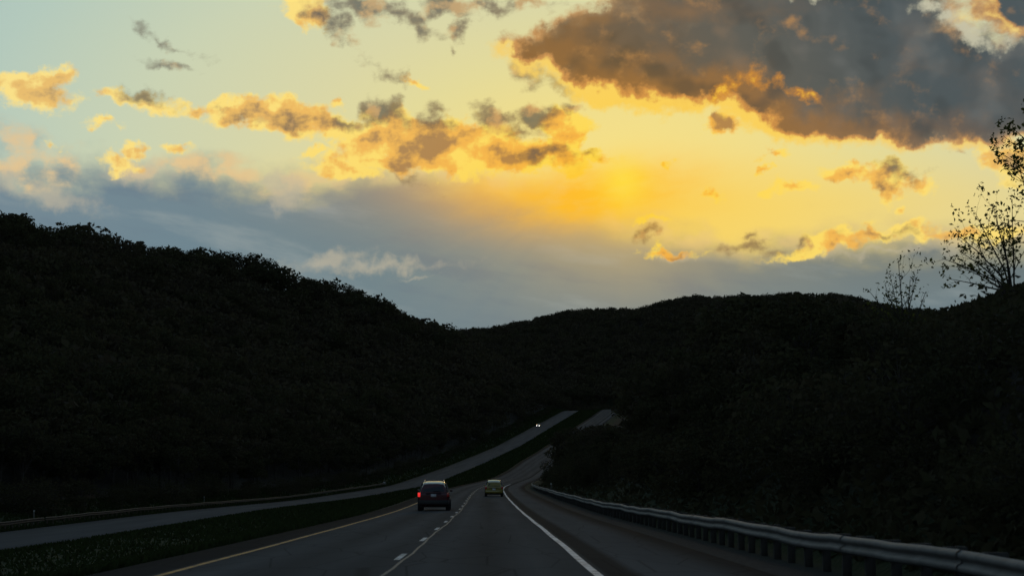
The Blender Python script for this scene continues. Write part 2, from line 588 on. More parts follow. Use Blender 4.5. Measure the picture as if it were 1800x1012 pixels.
def smax(a, b, k):
    h = np.clip(0.5 + 0.5 * (a - b) / k, 0, 1)
    return b + (a - b) * h + k * h * (1 - h)


def land(x, y):
    """height of the ground at x, y"""
    x = np.asarray(x, float)
    y = np.asarray(y, float)
    yc = np.clip(y, -100, 1250)
    w, z0, l, z1 = xw(yc), zr(yc), xl(yc), zl(yc)
    r0, r1 = w + RP0, w + RP1
    l0, l1 = l - LHALF, l + LHALF
    # right bank
    d = np.maximum(x - r1, 0)
    slope = np.interp(yc, [0, 110, 200, 330, 520, 1250], [0.36, 0.36, 0.31, 0.22, 0.17, 0.14])
    A = np.interp(yc, [0, 100, 250, 500], [4.6, 4.4, 3.2, 1.5])
    dd = np.maximum(d - 2.4, 0)
    right = z0 - 0.16 - 0.05 * np.minimum(d, 2.4) + A * (1 - np.exp(-dd / 5.0)) + slope * dd * sst(0, 6, dd)
    # left hillside
    e = l0 - 2.4
    dl = np.maximum(e - x, 0)
    rx, rz = np.interp(y, _ry, _rx), np.interp(y, _ry, _rz)
    s = dl / np.maximum(e - rx, 30)
    f = np.where(s < 1, 0.62 * s + 0.38 * s * s * (3 - 2 * s) - 0.10 * np.sin(math.pi * np.clip(s, 0, 1)) * s, 1 - 0.30 * (s - 1))
    left = z1 - 0.16 - 0.04 * np.minimum(np.maximum(l0 - x, 0), 2.4) + (rz - z1) * f
    # median, with a shallow swale
    t = np.clip((x - l1) / np.maximum(r0 - l1, 1), 0, 1)
    med = (z1 - 0.16) * (1 - t) + (z0 - 0.16) * t - 0.9 * np.sin(math.pi * t) ** 2 * sst(6, 22, r0 - l1)
    h = np.where(x > r1, right, np.where(x > r0, z0 - 0.16, np.where(x > l1, med, np.where(x > l0, z1 - 0.16, left))))
    # the hill that closes the valley
    ys = np.maximum(y, 1.0)
    px = 900 + x / ys * FPX
    zc = (790 - sk(SK_C, px)) / FPX * 2000 - 12
    g = sst(1130, 2000, y)
    far = 22 + (zc - 22) * g - np.maximum(y - 2000, 0) * 0.10
    return np.where(y > 1100, smax(h * (1 - sst(1250, 1700, y)) + (far - 20) * sst(1250, 1700, y), far, 6.0), h)


# ------------------------------------------------------------------ materials of the land
def mat_ground():
    M = Mat('ground_cover', rough=0.95, spec=0.1)
    co = M.coords()
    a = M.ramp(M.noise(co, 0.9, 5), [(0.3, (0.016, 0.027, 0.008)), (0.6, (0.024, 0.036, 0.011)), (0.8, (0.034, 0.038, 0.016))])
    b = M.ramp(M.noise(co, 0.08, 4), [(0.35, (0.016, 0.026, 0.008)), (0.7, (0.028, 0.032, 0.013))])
    c = M.mix(0.45, a, b)
    # soil and leaf litter away from the verges (a per-vertex weight)
    at = M.n('ShaderNodeAttribute', attribute_name='litter')
    lit = M.ramp(M.noise(co, 0.5, 5), [(0.3, (0.016, 0.013, 0.009)), (0.7, (0.034, 0.027, 0.018))])
    c = M.mix(at.outputs['Fac'], c, lit)
    gr = M.n('ShaderNodeAttribute', attribute_name='gravel')
    grc = M.ramp(M.noise(co, 9.0, 4), [(0.3, (0.020, 0.020, 0.021)), (0.7, (0.052, 0.050, 0.048))])
    c = M.mix(gr.outputs['Fac'], c, grc)
    M.base(c)
    M.bump(M.noise(co, 3.5, 5), 0.7, 0.25)
    return M.m


def mat_asphalt(name, ours):
    M = Mat(name, rough=0.92, spec=0.008)
    uv = M.coords('UV')
    sep = M.n('ShaderNodeSeparateXYZ')
    M.t.links.new(uv, sep.inputs[0])
    lat = sep.outputs[0]
    fine = M.ramp(M.noise(uv, 38.0, 3, 0.7), [(0.25, (0.072, 0.070, 0.066)), (0.75, (0.110, 0.107, 0.102))])
    patch = M.noise(uv, 1.0, 5, 0.55, stretch=(0.55, 0.035, 1))
    k = 1.12 if ours else 1.45
    c = M.mix(0.55, fine, M.ramp(patch, [(0.3, (0.050 * k, 0.049 * k, 0.047 * k)), (0.5, (0.072 * k, 0.070 * k, 0.067 * k)), (0.72, (0.096 * k, 0.092 * k, 0.087 * k))]))
    if ours:
        mr = M.n('ShaderNodeMapRange')
        mr.inputs[1].default_value, mr.inputs[2].default_value = -9.0, 4.0
        M.t.links.new(lat, mr.inputs[0])
        f = lambda v: (v + 9.0) / 13.0
        g = lambda v: (v, v, v)
        # laid-down strips: dark shoulder, wheel-polished tracks, tar seam beside the white line, grey outer shoulder
        prof = M.ramp(mr.outputs[0], [
            (f(-8.6), g(0.34)), (f(-7.55), g(0.38)), (f(-7.35), g(0.95)), (f(-6.5), g(1.20)), (f(-5.5), g(0.80)), (f(-4.6), g(1.18)),
            (f(-3.9), g(0.86)), (f(-2.9), g(1.18)), (f(-1.9), g(0.80)), (f(-0.9), g(1.18)), (f(-0.1), g(0.95)), (f(0.12), g(0.95)),
            (f(0.20), g(0.40)), (f(0.62), g(0.44)), (f(0.85), g(1.25)), (f(2.2), g(1.2)), (f(2.9), g(0.62)), (f(3.4), g(0.5))])
        c = M.mix(1.0, c, prof, 'MULTIPLY')
        # cracks, sealed with tar
        v = M.n('ShaderNodeTexVoronoi', feature='DISTANCE_TO_EDGE')
        mp = M.n('ShaderNodeMapping')
        mp.inputs['Scale'].default_value = (0.16, 0.045, 1)
        wob = M.n('ShaderNodeMix', data_type='VECTOR')
        M.t.links.new(uv, mp.inputs[0])
        M.t.links.new(mp.outputs[0], v.inputs['Vector'])
        cr = M.ramp(v.outputs['Distance'], [(0.0, g(0.45)), (0.012, g(0.6)), (0.02, g(1.0))])
        c = M.mix(0.6, c, cr, 'MULTIPLY')
        M.t.nodes.remove(wob)
    M.base(c)
    M.bump(M.noise(uv, 30.0, 3, 0.7), 0.35, 0.01)
    return M.m


def mat_paint(name, col):
    M = Mat(name, rough=0.65, spec=0.3)
    co = M.coords()
    w = M.noise(co, 3.0, 5, 0.65)
    M.base(M.mix(M.ramp(w, [(0.42, (0, 0, 0)), (0.62, (1, 1, 1))]), col, tuple(0.30 * c + 0.03 for c in col)))
    return M.m


# ------------------------------------------------------------------ ground sheet
def build_ground():
    ys = [-100.0]
    while ys[-1] < 2500:
        y = ys[-1]
        ys.append(y + np.interp(y, [-100, 0, 150, 500, 1200, 2500], [4, 1.6, 2.2, 6, 14, 30]))
    ys += [3000, 4200, 7000, 12000]
    ys = np.array(ys)
    nl, nm, nr = 70, 26, 80
    tl = np.linspace(1, 0, nl, endpoint=False) ** 2.0
    tr = np.linspace(0, 1, nr + 1)[1:] ** 2.2
    rows = []
    for y in ys:
        yc = min(max(y, -100), 1250)
        w, l = float(xw(yc)), float(xl(yc))
        wid = 260 + 0.40 * max(y, 0)
        e = l - LHALF
        a = e - tl * wid
        m0 = [e, l, l + LHALF]
        med = np.linspace(l + LHALF, w + RP0, nm + 2)[1:-1]
        m1 = [w + RP0, w + (RP0 + RP1) / 2, w + RP1]
        b = w + RP1 + tr * wid
        rows.append(np.concatenate([a, m0, med, m1, b]))
    Xg = np.array(rows)
    Yg = np.repeat(ys[:, None], Xg.shape[1], 1)
    Zg = land(Xg, Yg)
    n, m = Xg.shape
    lump = 0.10 * np.sin(Xg * 1.7 + Yg * 0.6) * np.sin(Yg * 0.9 - Xg * 0.4)
    off = np.minimum(np.abs(Xg - (xw(np.clip(Yg, -100, 1250)) + RP1)), 8) / 8
    Zg = Zg + np.where(Xg > xw(np.clip(Yg, -100, 1250)) + RP1 + 2, lump * off * 2, 0)
    V = np.stack([Xg, Yg, Zg], -1).reshape(-1, 3)
    i = np.arange(n * m).reshape(n, m)
    Q = np.stack([i[:-1, :-1], i[:-1, 1:], i[1:, 1:], i[1:, :-1]], -1).reshape(-1, 4)
    me = quad_mesh('ground', V, Q, smooth=True)
    yc = np.clip(V[:, 1], -100, 1250)
    dr, dl = V[:, 0] - (xw(yc) + RP1), (xl(yc) - LHALF) - V[:, 0]
    litter = np.clip(np.maximum(sst(2.5, 6, dr), sst(4, 10, dl)), 0, 1)
    dmr, dml = (xw(yc) + RP0) - V[:, 0], V[:, 0] - (xl(yc) + LHALF)
    fade = np.interp(V[:, 1], [120, 420], [1.0, 0.25])
    gravel = fade * np.maximum.reduce([sst(2.2, 0.6, np.abs(dr)) * (dr > -0.1), sst(1.9, 0.2, np.abs(dmr)) * 0.7, sst(2.0, 0.2, np.abs(dl)) * 0.8, sst(1.2, 0.1, np.abs(dml)) * 0.6])
    for nm_, dat in (('litter', litter), ('gravel', gravel)):
        at = me.attributes.new(nm_, 'FLOAT', 'POINT')
        at.data.foreach_set('value', dat.astype(np.float32))
    put('ground', me, mat=mat_ground(), kind='structure')


def strip(name, xs_fn, z_fn, y0, y1, lats, mat, parent=None, lift=0.0, thick=0.0, step=None, uv=True, **props):
    ys = [y0]
    while ys[-1] < y1:
        s = step or np.interp(ys[-1], [0, 200, 1200], [1.5, 3, 6])
        ys.append(min(y1, ys[-1] + s))
    ys = np.array(ys)
    lats = np.array(lats, float)
    if thick:
        lats = np.concatenate([[lats[0]], lats, [lats[-1]]])
    Xg = xs_fn(ys)[:, None] + lats[None]
    Zg = z_fn(ys, lats) + lift
    if thick:
        Zg[:, 0] -= thick
        Zg[:, -1] -= thick
    n, m = Xg.shape
    V = np.stack([Xg, np.repeat(ys[:, None], m, 1), Zg], -1).reshape(-1, 3)
    i = np.arange(n * m).reshape(n, m)
    Q = np.stack([i[:-1, :-1], i[:-1, 1:], i[1:, 1:], i[1:, :-1]], -1).reshape(-1, 4)
    me = quad_mesh(name, V, Q)
    if uv:
        uvl = me.uv_layers.new(name='UVMap')
        q = Q.ravel()
        c = np.stack([np.tile(lats, n)[q], V[q, 1]], -1).astype(np.float32)
        uvl.data.foreach_set('uv', c.ravel())
    return put(name, me, parent, mat, **props)


def zr_lat(ys, lats):
    cross = -0.014 * np.abs(lats + 3.65)
    return zr(ys)[:, None] + np.where(lats > 0.2, cross - 0.02 * (lats - 0.2), cross)[None]


def zl_lat(ys, lats):
    return zl(ys)[:, None] - 0.012 * np.abs(lats)[None]


def build_roads():
    asphalt = mat_asphalt('asphalt', True)
    asphalt2 = mat_asphalt('asphalt_opposing', False)
    white = mat_paint('white_paint', (0.80, 0.81, 0.81))
    worn = mat_paint('worn_white_paint', (0.58, 0.58, 0.57))
    yellow = mat_paint('yellow_paint', (0.66, 0.29, 0.03))
    seam = mat_paint('seam_sealer', (0.10, 0.10, 0.105))
    road = strip('highway', xw, zr_lat, -100, 1180, [RP0, -7.4, -5.5, -3.65, -1.8, 0, 0.4, 1.8, RP1], asphalt, thick=0.16, kind='structure')
    other = strip('opposing_road', xl, zl_lat, -100, 1180, [-LHALF, -2.4, 0, 2.4, LHALF], asphalt2, thick=0.16, kind='structure')
    wob = lambda ys: xw(ys) + 0.01 * np.sin(ys * 0.33)
    strip('white_edge_line', wob, zr_lat, -20, 330, [-0.075, 0.075], white, road, lift=0.004)
    strip('yellow_edge_line', wob, zr_lat, -20, 190, [-7.365, -7.235], yellow, road, lift=0.004)
    strip('lane_joint', lambda ys: xw(ys) + 0.03 * np.sin(ys * 0.21) + 0.015 * np.sin(ys * 0.9), zr_lat, -20, 330, [-3.55, -3.49], seam, road, lift=0.004)
    y = 22.0
    while y < 420:
        strip('lane_dash', xw, zr_lat, y, y + 3.0, [-3.70, -3.58], worn, road, lift=0.005, step=1.0)
        y += 11.6


build_ground()
build_roads()

# ------------------------------------------------------------------ trees
def mat_leaf(name, cols, thin=0.28):
    M = Mat(name, rough=0.9, spec=0.05)
    info = M.n('ShaderNodeObjectInfo')
    at = M.n('ShaderNodeAttribute', attribute_name='tint')
    s = M.n('ShaderNodeMath', operation='MULTIPLY_ADD')
    M.t.links.new(info.outputs['Random'], s.inputs[0])
    s.inputs[1].default_value = 0.55
    s2 = M.n('ShaderNodeMath', operation='MULTIPLY')
    M.t.links.new(at.outputs['Fac'], s2.inputs[0])
    s2.inputs[1].default_value = 0.45
    M.t.links.new(s2.outputs[0], s.inputs[2])
    c = M.ramp(s.outputs[0], [(i / (len(cols) - 1), k) for i, k in enumerate(cols)])
    M.base(c)
    tr = M.n('ShaderNodeBsdfTranslucent')
    M.t.links.new(c, tr.inputs[0])
    mx = M.n('ShaderNodeMixShader')
    mx.inputs[0].default_value = thin
    M.t.links.new(M.p.outputs[0], mx.inputs[1])
    M.t.links.new(tr.outputs[0], mx.inputs[2])
    out = [n for n in M.t.nodes if n.type == 'OUTPUT_MATERIAL'][0]
    M.t.links.new(mx.outputs[0], out.inputs[0])
    return M.m


def mat_bark():
    M = Mat('bark', rough=0.9, spec=0.1)
    co = M.coords()
    M.base(M.ramp(M.noise(co, 4.0, 4, stretch=(1, 1, 0.2)), [(0.3, (0.030, 0.024, 0.019)), (0.7, (0.075, 0.064, 0.054))]))
    return M.m


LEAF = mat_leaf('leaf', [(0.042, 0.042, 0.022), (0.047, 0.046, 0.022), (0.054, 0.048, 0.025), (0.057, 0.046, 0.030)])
BARK = mat_bark()


def tube(path, radii, sides=5):
    """tapered tube along points -> verts, quads"""
    path = np.array(path, float)
    V, Q = [], []
    for i, p in enumerate(path):
        d = path[min(i + 1, len(path) - 1)] - path[max(i - 1, 0)]
        d = d / (np.linalg.norm(d) + 1e-9)
        a = np.cross(d, [0.31, 0.87, 0.39])
        a /= np.linalg.norm(a) + 1e-9
        b = np.cross(d, a)
        for k in range(sides):
            t = 2 * math.pi * k / sides
            V.append(p + radii[i] * (math.cos(t) * a + math.sin(t) * b))
    for i in range(len(path) - 1):
        for k in range(sides):
            k2 = (k + 1) % sides
            Q.append((i * sides + k, i * sides + k2, (i + 1) * sides + k2, (i + 1) * sides + k))
    return np.array(V), np.array(Q)


def merge(parts):
    V, Q, off = [], [], 0
    for v, q in parts:
        V.append(v)
        Q.append(np.asarray(q) + off)
        off += len(v)
    return np.concatenate(V), np.concatenate(Q)


def leaf_quads(cen, size, r, flat=0.6):
    """a kinked leaf-spray quad at every centre"""
    n = len(cen)
    a = r.normal(size=(n, 3))
    a /= np.linalg.norm(a, axis=1, keepdims=True)
    up = r.normal(size=(n, 3)) * np.array([1, 1, flat])
    b = np.cross(a, up)
    b /= np.linalg.norm(b, axis=1, keepdims=True) + 1e-9
    s = (size * r.uniform(0.6, 1.3, n))[:, None]
    w = s * r.uniform(0.35, 0.7, (n, 1))
    nrm = np.cross(a, b) * s * 0.16
    V = np.stack([cen - a * s * 0.5, cen + b * w * 0.5 + nrm, cen + a * s * 0.5, cen - b * w * 0.5 + nrm], 1).reshape(-1, 3)
    Q = np.arange(n * 4).reshape(n, 4)
    return V, Q


def make_tree(h, rad, base, clumps, leaves, leaf, seed, fork=0.45, limb=True, droop=0.0, crown_k=1.0, trunk_r=None):
    """returns (trunk V,Q), (crown V,Q,tint) of a broadleaf tree of height h standing at the origin"""
    r = np.random.default_rng(seed)
    tr = trunk_r or h * 0.016
    lean = r.normal(size=2) * h * 0.02
    top = np.array([lean[0], lean[1], h * 0.82])
    mid = np.array([lean[0] * 0.3 + r.normal() * 0.1, lean[1] * 0.3, h * 0.42])
    parts = [tube([(0, 0, -0.4), (0, 0, h * 0.08), mid, top], [tr * 1.5, tr * 1.05, tr * 0.72, tr * 0.15], 6)]
    cz, ch = (base + h) / 2, (h - base) / 2
    cen, cr = [], []
    k = 0
    while len(cen) < clumps and k < 4000:
        k += 1
        v = r.normal(size=3)
        v /= np.linalg.norm(v)
        q = r.uniform(0.35, 0.95) ** 0.6
        p = np.array([v[0] * rad * q, v[1] * rad * q, cz + v[2] * ch * q * (0.84 if v[2] > 0 else 0.9)])
        # an uneven outline: push lobes in and out
        p[:2] *= 0.75 + 0.4 * (0.5 + 0.5 * math.sin(seed * 1.7 + 3 * math.atan2(v[1], v[0]) + 2.2 * v[2]))
        if cen and min(np.linalg.norm(p - c) for c in cen) < rad * 0.26:
            continue
        cen.append(p)
        cr.append(rad * r.uniform(0.22, 0.40) * crown_k)
    if limb:
        for c, q in zip(cen, cr):
            t = np.clip((c[2] - base * 0.6) / h, 0.2, 0.78) * r.uniform(0.55, 0.85)
            st = mid * (t / 0.42) if t < 0.42 else mid + (top - mid) * ((t - 0.42) / 0.40)
            bow = (st + c) / 2 + np.array([0, 0, rad * 0.10]) + r.normal(size=3) * rad * 0.05
            parts.append(tube([st, bow, c], [tr * 0.42, tr * 0.24, tr * 0.07], 4))
    pts, tint = [], []
    for c, q in zip(cen, cr):
        v = r.normal(size=(leaves, 3))
        v /= np.linalg.norm(v, axis=1, keepdims=True)
        rr = r.uniform(0.25, 1.0, (leaves, 1)) ** 0.5
        pts.append(c + v * rr * q * np.array([1.15, 1.15, 0.80]) - np.array([0, 0, droop]) * rr)
        tint.append(np.full(leaves, r.uniform(0, 1)))
    pts = np.concatenate(pts)
    tint = np.concatenate(tint)
    return merge(parts), (*leaf_quads(pts, leaf, r), tint)


def tint_attr(me, tint):
    at = me.attributes.new('tint', 'FLOAT', 'FACE')
    at.data.foreach_set('value', tint.astype(np.float32))


def tree_meshes(name, spec):
    (tv, tq), (cv, cq, ti) = make_tree(**spec)
    tm = quad_mesh(name + '_trunk', tv, tq, smooth=True)
    tm.materials.append(BARK)
    cm = quad_mesh(name + '_crown', cv, cq)
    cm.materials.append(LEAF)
    tint_attr(cm, ti)
    return tm, cm


TREE_H = 14.0
FULL = [dict(h=14, rad=5.2, base=3.2, clumps=30, leaves=64, leaf=0.75, seed=1),
        dict(h=14, rad=4.2, base=3.0, clumps=26, leaves=64, leaf=0.70, seed=2),
        dict(h=14, rad=4.8, base=4.5, clumps=24, leaves=52, leaf=0.70, seed=3, crown_k=0.9),
        dict(h=14, rad=3.6, base=2.2, clumps=24, leaves=64, leaf=0.65, seed=4),
        dict(h=14, rad=5.6, base=5.0, clumps=22, leaves=46, leaf=0.70, seed=5, crown_k=0.85),
        dict(h=14, rad=4.6, base=2.4, clumps=28, leaves=60, leaf=0.75, seed=6)]
LIGHT = [dict(h=14, rad=r_, base=b_, clumps=13, leaves=14, leaf=1.55, seed=s_, crown_k=1.15, limb=False) for r_, b_, s_ in
         ((5.2, 3.0, 21), (4.2, 3.0, 22), (4.8, 4.2, 23), (3.6, 2.4, 24), (5.5, 4.5, 25))]
PLAIN = [dict(h=14, rad=r_, base=3.0, clumps=6, leaves=6, leaf=3.0, seed=s_, crown_k=1.2, limb=False) for r_, s_ in ((5.4, 51), (4.6, 52), (5.0, 53))]
PLAINM = [make_tree(**s) for s in PLAIN]
TREES = [tree_meshes('tree', s) for s in FULL]
LIGHTM = [make_tree(**s) for s in LIGHT]
BUSH = [dict(h=4, rad=2.6, base=-0.1, clumps=20, leaves=70, leaf=0.26, seed=31, trunk_r=0.05),
        dict(h=4, rad=2.0, base=0.1, clumps=16, leaves=70, leaf=0.24, seed=32, trunk_r=0.05),
        dict(h=4, rad=3.2, base=-0.2, clumps=22, leaves=60, leaf=0.28, seed=33, trunk_r=0.05)]
BUSHES = [tree_meshes('shrub', s) for s in BUSH]


def px_of(x, y, z):
    """photo pixel of a world point"""
    xc = x
    yc = y * math.cos(PITCH) + z * math.sin(PITCH)
    zc = -y * math.sin(PITCH) + z * math.cos(PITCH)
    return 900 + FPX * xc / yc, 506 - FPX * zc / yc


def top_limit(x, y, row):
    """height above the camera at which something at x, y reaches a given photo row"""
    yn = (506 - row) / FPX
    return y * (math.sin(PITCH) + math.cos(PITCH) * yn) / (math.cos(PITCH) - math.sin(PITCH) * yn)


def scatter():
    r = np.random.default_rng(5)
    out = []          # x, y, z, height, kind (0 left hill, 1 right slope, 2 valley head, 3 crest)
    y = 34.0
    while y < 2120:
        sp = np.interp(y, [30, 150, 500, 1200, 2100], [5.0, 6.0, 7.6, 9.0, 12.0])
        half = y * 0.335 + 14
        xs = np.arange(-half, half, sp) + r.uniform(-0.5, 0.5) * sp
        xs = xs + r.uniform(-0.42, 0.42, len(xs)) * sp
        yy = y + r.uniform(-0.45, 0.45, len(xs)) * sp
        yc = np.clip(yy, 0, 1250)
        L0 = xl(yc) - LHALF
        R1 = xw(yc) + RP1
        margin_l = np.interp(yc, [0, 300, 900], [9, 8, 7])
        margin_r = np.interp(yc, [0, 150, 300, 480, 620, 1000], [6.0, 6.0, 5.5, 4.6, 5.2, 7.0])
        okl = xs < L0 - margin_l
        okr = xs > R1 + margin_r
        beyond = yy > 1165
        ok = okl | okr | beyond
        kind = np.where(beyond & (yy > 1250), 2, np.where(okl, 0, 1))
        for a, b, k in zip(xs[ok], yy[ok], kind[ok]):
            out.append((a, b, k))
        y += sp * 0.92
    P = np.array(out)
    x, y, k = P[:, 0], P[:, 1], P[:, 2].astype(int)
    z = land(x, y)
    h = r.uniform(11.0, 18.5, len(x)) * np.interp(y, [150, 400], [0.8, 1.0])
    near_r = (k == 1)
    d = x - (xw(np.clip(y, 0, 1250)) + RP1)
    h = np.where(near_r, h * np.interp(d, [3, 14, 40], [0.42, 0.72, 0.95]) * np.interp(y, [40, 120, 300], [0.55, 0.8, 1.0]), h)
    dl = (xl(np.clip(y, 0, 1250)) - LHALF) - x
    h = np.where(k == 0, h * np.interp(dl, [7, 16, 30], [0.45, 0.75, 1.0]), h)
    # crests seen against the sky keep to the outline of the hills
    px, py = px_of(x, y, z)
    lim = np.where(k == 0, sk(SK_L, px), np.where(k == 2, sk(SK_C, px), np.minimum(sk(SK_C, px), sk(SK_R, px))))
    knots = np.arange(-600, 2500, 26.0)
    lump = np.interp(px, knots, r.uniform(-1, 1, len(knots)))
    lim = lim + np.where(k == 0, 9.0, np.where(k == 2, 3.0, 2.0)) * lump
    lim0 = lim
    lim = lim + np.abs(r.normal(size=len(x))) * np.clip(9500 / np.maximum(y, 300), 4, 14) - np.where(k == 0, 9, 4)
    road_gap = (k == 1) & (y > 60) & (y < 1010) & (px < 1122)      # low scrub where the road climbs
    lim = np.where(road_gap, np.maximum(lim, 744 + np.abs(r.normal(size=len(x))) * 8), lim)
    room = top_limit(x, y, lim) - z
    tall = (k == 0) & (y > 550) & (room < 22) & (room > 10)
    h = np.where(tall, room * r.uniform(0.90, 1.02, len(x)), h)
    h = np.minimum(h, room * 1.02)
    keep = h > np.where(k == 1, np.interp(y, [60, 250], [2.4, 5.0]), np.where(y > 250, 6.5, 4.0))
    _, top = px_of(x, y, z + h)
    crest = top < lim0 + 16
    keep &= ~(crest & (k == 0) & (r.uniform(size=len(x)) < 0.45))      # gaps between the crowns on the crest
    return x[keep], y[keep], z[keep], h[keep], k[keep], crest[keep]


def visible_share(x, y, z, h, rad):
    """pixels of a quarter-size picture that each crown covers, nearest first winning"""
    W, Hh = 1000, 560
    s = 0.5
    buf = np.full((Hh, W), -1, int)
    order = np.argsort(-y)
    u, v0 = px_of(x, y, z)
    _, v1 = px_of(x, y, z + h)
    for i in order:
        cx, cy = u[i] * s + 50, (v0[i] * 0.45 + v1[i] * 0.55) * s
        a, b = max(rad[i] / y[i] * FPX * s * 0.8, 0.7), max((v0[i] - v1[i]) * s * 0.46, 0.7)
        x0, x1 = int(max(cx - a, 0)), int(min(cx + a + 1, W))
        y0, y1 = int(max(cy - b, 0)), int(min(cy + b + 1, Hh))
        if x0 >= x1 or y0 >= y1:
            continue
        yy, xx = np.mgrid[y0:y1, x0:x1]
        m = ((xx + 0.5 - cx) / a) ** 2 + ((yy + 0.5 - cy) / b) ** 2 <= 1
        buf[y0:y1, x0:x1][m] = i
    n = np.bincount(buf[buf >= 0].ravel(), minlength=len(x))
    return n


def build_trees():
    r = np.random.default_rng(8)
    x, y, z, h, k, crest = scatter()
    rad = h * 0.34
    seen = visible_share(x, y, z, h, rad)
    order = np.argsort(-(seen * np.where(crest & (k == 0), 2.5, 1.0)))
    first = set(order[:290].tolist())
    rest = [i for i in range(len(x)) if i not in first]
    print('trees', len(x), 'first', len(first), 'rest', len(rest), 'min px', seen[order[289]])
    words = {0: ('dark leafy tree in the forest on the hillside beyond the opposing road', 'trees on the hillside beyond the opposing road'),
             1: ('dark leafy tree on the wooded slope behind the near guardrail', 'trees on the wooded slope behind the guardrail'),
             2: ('small far tree on the wooded hill that closes the valley', 'trees on the far hill closing the valley')}
    for i in sorted(first):
        tm, cm = TREES[r.integers(len(TREES))]
        lab, grp = words[int(k[i])]
        dl = float(xl(min(y[i], 1250))) - LHALF - x[i]
        if k[i] == 0 and dl < 26:
            lab, grp = 'low dark tree in the front row where the hillside forest meets the opposing road', 'front row of trees beside the opposing road'
        if k[i] == 0 and crest[i]:
            lab, grp = 'leafy tree on the crest of the hill beyond the opposing road, silhouetted against the sky', 'trees along the crest of the hill'
        t = thing('tree', lab, 'tree', (x[i], y[i], z[i]), r.uniform(0, 6.28), grp)
        s = h[i] / TREE_H
        wide = s * r.uniform(0.92, 1.25) * (1.15 if crest[i] else 1.0)
        t.scale = (wide, wide, s)
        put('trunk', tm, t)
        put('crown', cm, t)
    # the rest of the forest, too many and too small to tell apart
    Vs, Qs, Ts, Ms, off = [], [], [], [], 0
    for i in rest:
        (tv, tq), (cv, cq, ti) = LIGHTM[r.integers(len(LIGHTM))] if (seen[i] >= 1 or y[i] < 420) else PLAINM[r.integers(len(PLAINM))]
        a = r.uniform(0, 6.28)
        c, s_ = math.cos(a), math.sin(a)
        R = np.array([[c, -s_, 0], [s_, c, 0], [0, 0, 1]])
        s = h[i] / TREE_H
        sc = np.array([s * r.uniform(0.95, 1.25)] * 2 + [s])
        tone = r.uniform(0, 1)
        for vv, qq, tt, mi in ((tv, tq, np.zeros(len(tq)), 1), (cv, cq, ti * 0.5 + tone * 0.9, 0)):
            Vs.append((vv * sc) @ R.T + np.array([x[i], y[i], z[i]]))
            Qs.append(qq + off)
            Ts.append(tt)
            Ms.append(np.full(len(qq), mi))
            off += len(vv)
    me = quad_mesh('forest', np.concatenate(Vs), np.concatenate(Qs), mat_idx=np.concatenate(Ms))
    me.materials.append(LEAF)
    me.materials.append(BARK)
    tint_attr(me, np.concatenate(Ts))
    put('forest', me, kind='stuff', label='dark forest covering the hills on both sides of the highway')


build_trees()


# ------------------------------------------------------------------ brush and grass
def build_brush():
    r = np.random.default_rng(12)
    # shrubs on the bank right behind the guardrail
    n = 0
    y = 27.0
    while y < 330 and n < 150:
        for _ in range(3):
            d = RP1 + 3.6 + abs(r.normal()) * np.interp(y, [20, 300], [5.5, 5.0])
            yy = y + r.uniform(-2, 2)
            xx = float(xw(yy)) + d
            zz = float(land(xx, yy))
            hh = r.uniform(1.3, 3.4)
            if xx / yy * FPX > 990:
                continue
            room = float(top_limit(xx, yy, sky_row(900 + xx / yy * FPX) + 4) - zz)
            hh = min(hh, room)
            if hh < 0.8:
                continue
            tm, cm = BUSHES[r.integers(3)]
            t = thing('shrub', 'dark leafy shrub on the bank just behind the guardrail', 'shrub', (xx, yy, zz), r.uniform(0, 6.28), 'shrubs on the bank behind the guardrail')
            s = hh / 4
            t.scale = (s * r.uniform(0.9, 1.3), s * r.uniform(0.9, 1.3), s)
            put('stem', tm, t)
            put('foliage', cm, t)
            n += 1
        y += np.interp(y, [27, 330], [3.2, 9])
    # shrubs at the foot of the far hillside
    y = 110.0
    while y < 1040:
        yy = y + r.uniform(-3, 3)
        xx = float(xl(yy)) - LHALF - r.uniform(4.2, 9)
        zz = float(land(xx, yy))
        hh = r.uniform(1.6, 3.8)
        tm, cm = BUSHES[r.integers(3)]
        t = thing('shrub', 'dark shrub at the foot of the hillside beyond the opposing road', 'shrub', (xx, yy, zz), r.uniform(0, 6.28), 'shrubs at the foot of the hillside')
        s = hh / 4
        t.scale = (s * r.uniform(1, 1.5), s * r.uniform(1, 1.5), s)
        put('stem', tm, t)
        put('foliage', cm, t)
        y += np.interp(y, [110, 620, 1040], [4.5, 11, 13])
    # low undergrowth that covers the soil of the near bank
    pts = []
    for _ in range(26000):
        yy = 24 + 300 * r.uniform() ** 1.7
        dmax = max(yy * 0.36 - float(xw(yy)) - RP1, 8)
        d = 2.5 + (dmax - 2.5) * r.uniform() ** 1.2
        xx = float(xw(yy)) + RP1 + d
        pts.append((xx, yy, d))
    pts = np.array(pts)
    zz = land(pts[:, 0], pts[:, 1])
    hgt = np.abs(r.normal(size=len(pts))) * 0.45 * np.clip((pts[:, 2] - 2.0) / 2.5, 0.25, 1) + 0.05
    px = 900 + pts[:, 0] / pts[:, 1] * FPX
    room = top_limit(pts[:, 0], pts[:, 1], sky_row(px)) - zz
    keep = room > 0.2
    hgt = np.minimum(hgt, np.maximum(room, 0))
    cen = np.stack([pts[:, 0], pts[:, 1], zz + hgt], 1)[keep]
    V, Q = leaf_quads(cen, np.interp(cen[:, 1], [24, 300], [0.30, 0.75]), r)
    me = quad_mesh('undergrowth', V, Q)
    me.materials.append(LEAF)
    tint_attr(me, r.uniform(0, 1, len(Q)))
    put('undergrowth', me, kind='stuff', label='low dark undergrowth on the bank behind the guardrail')


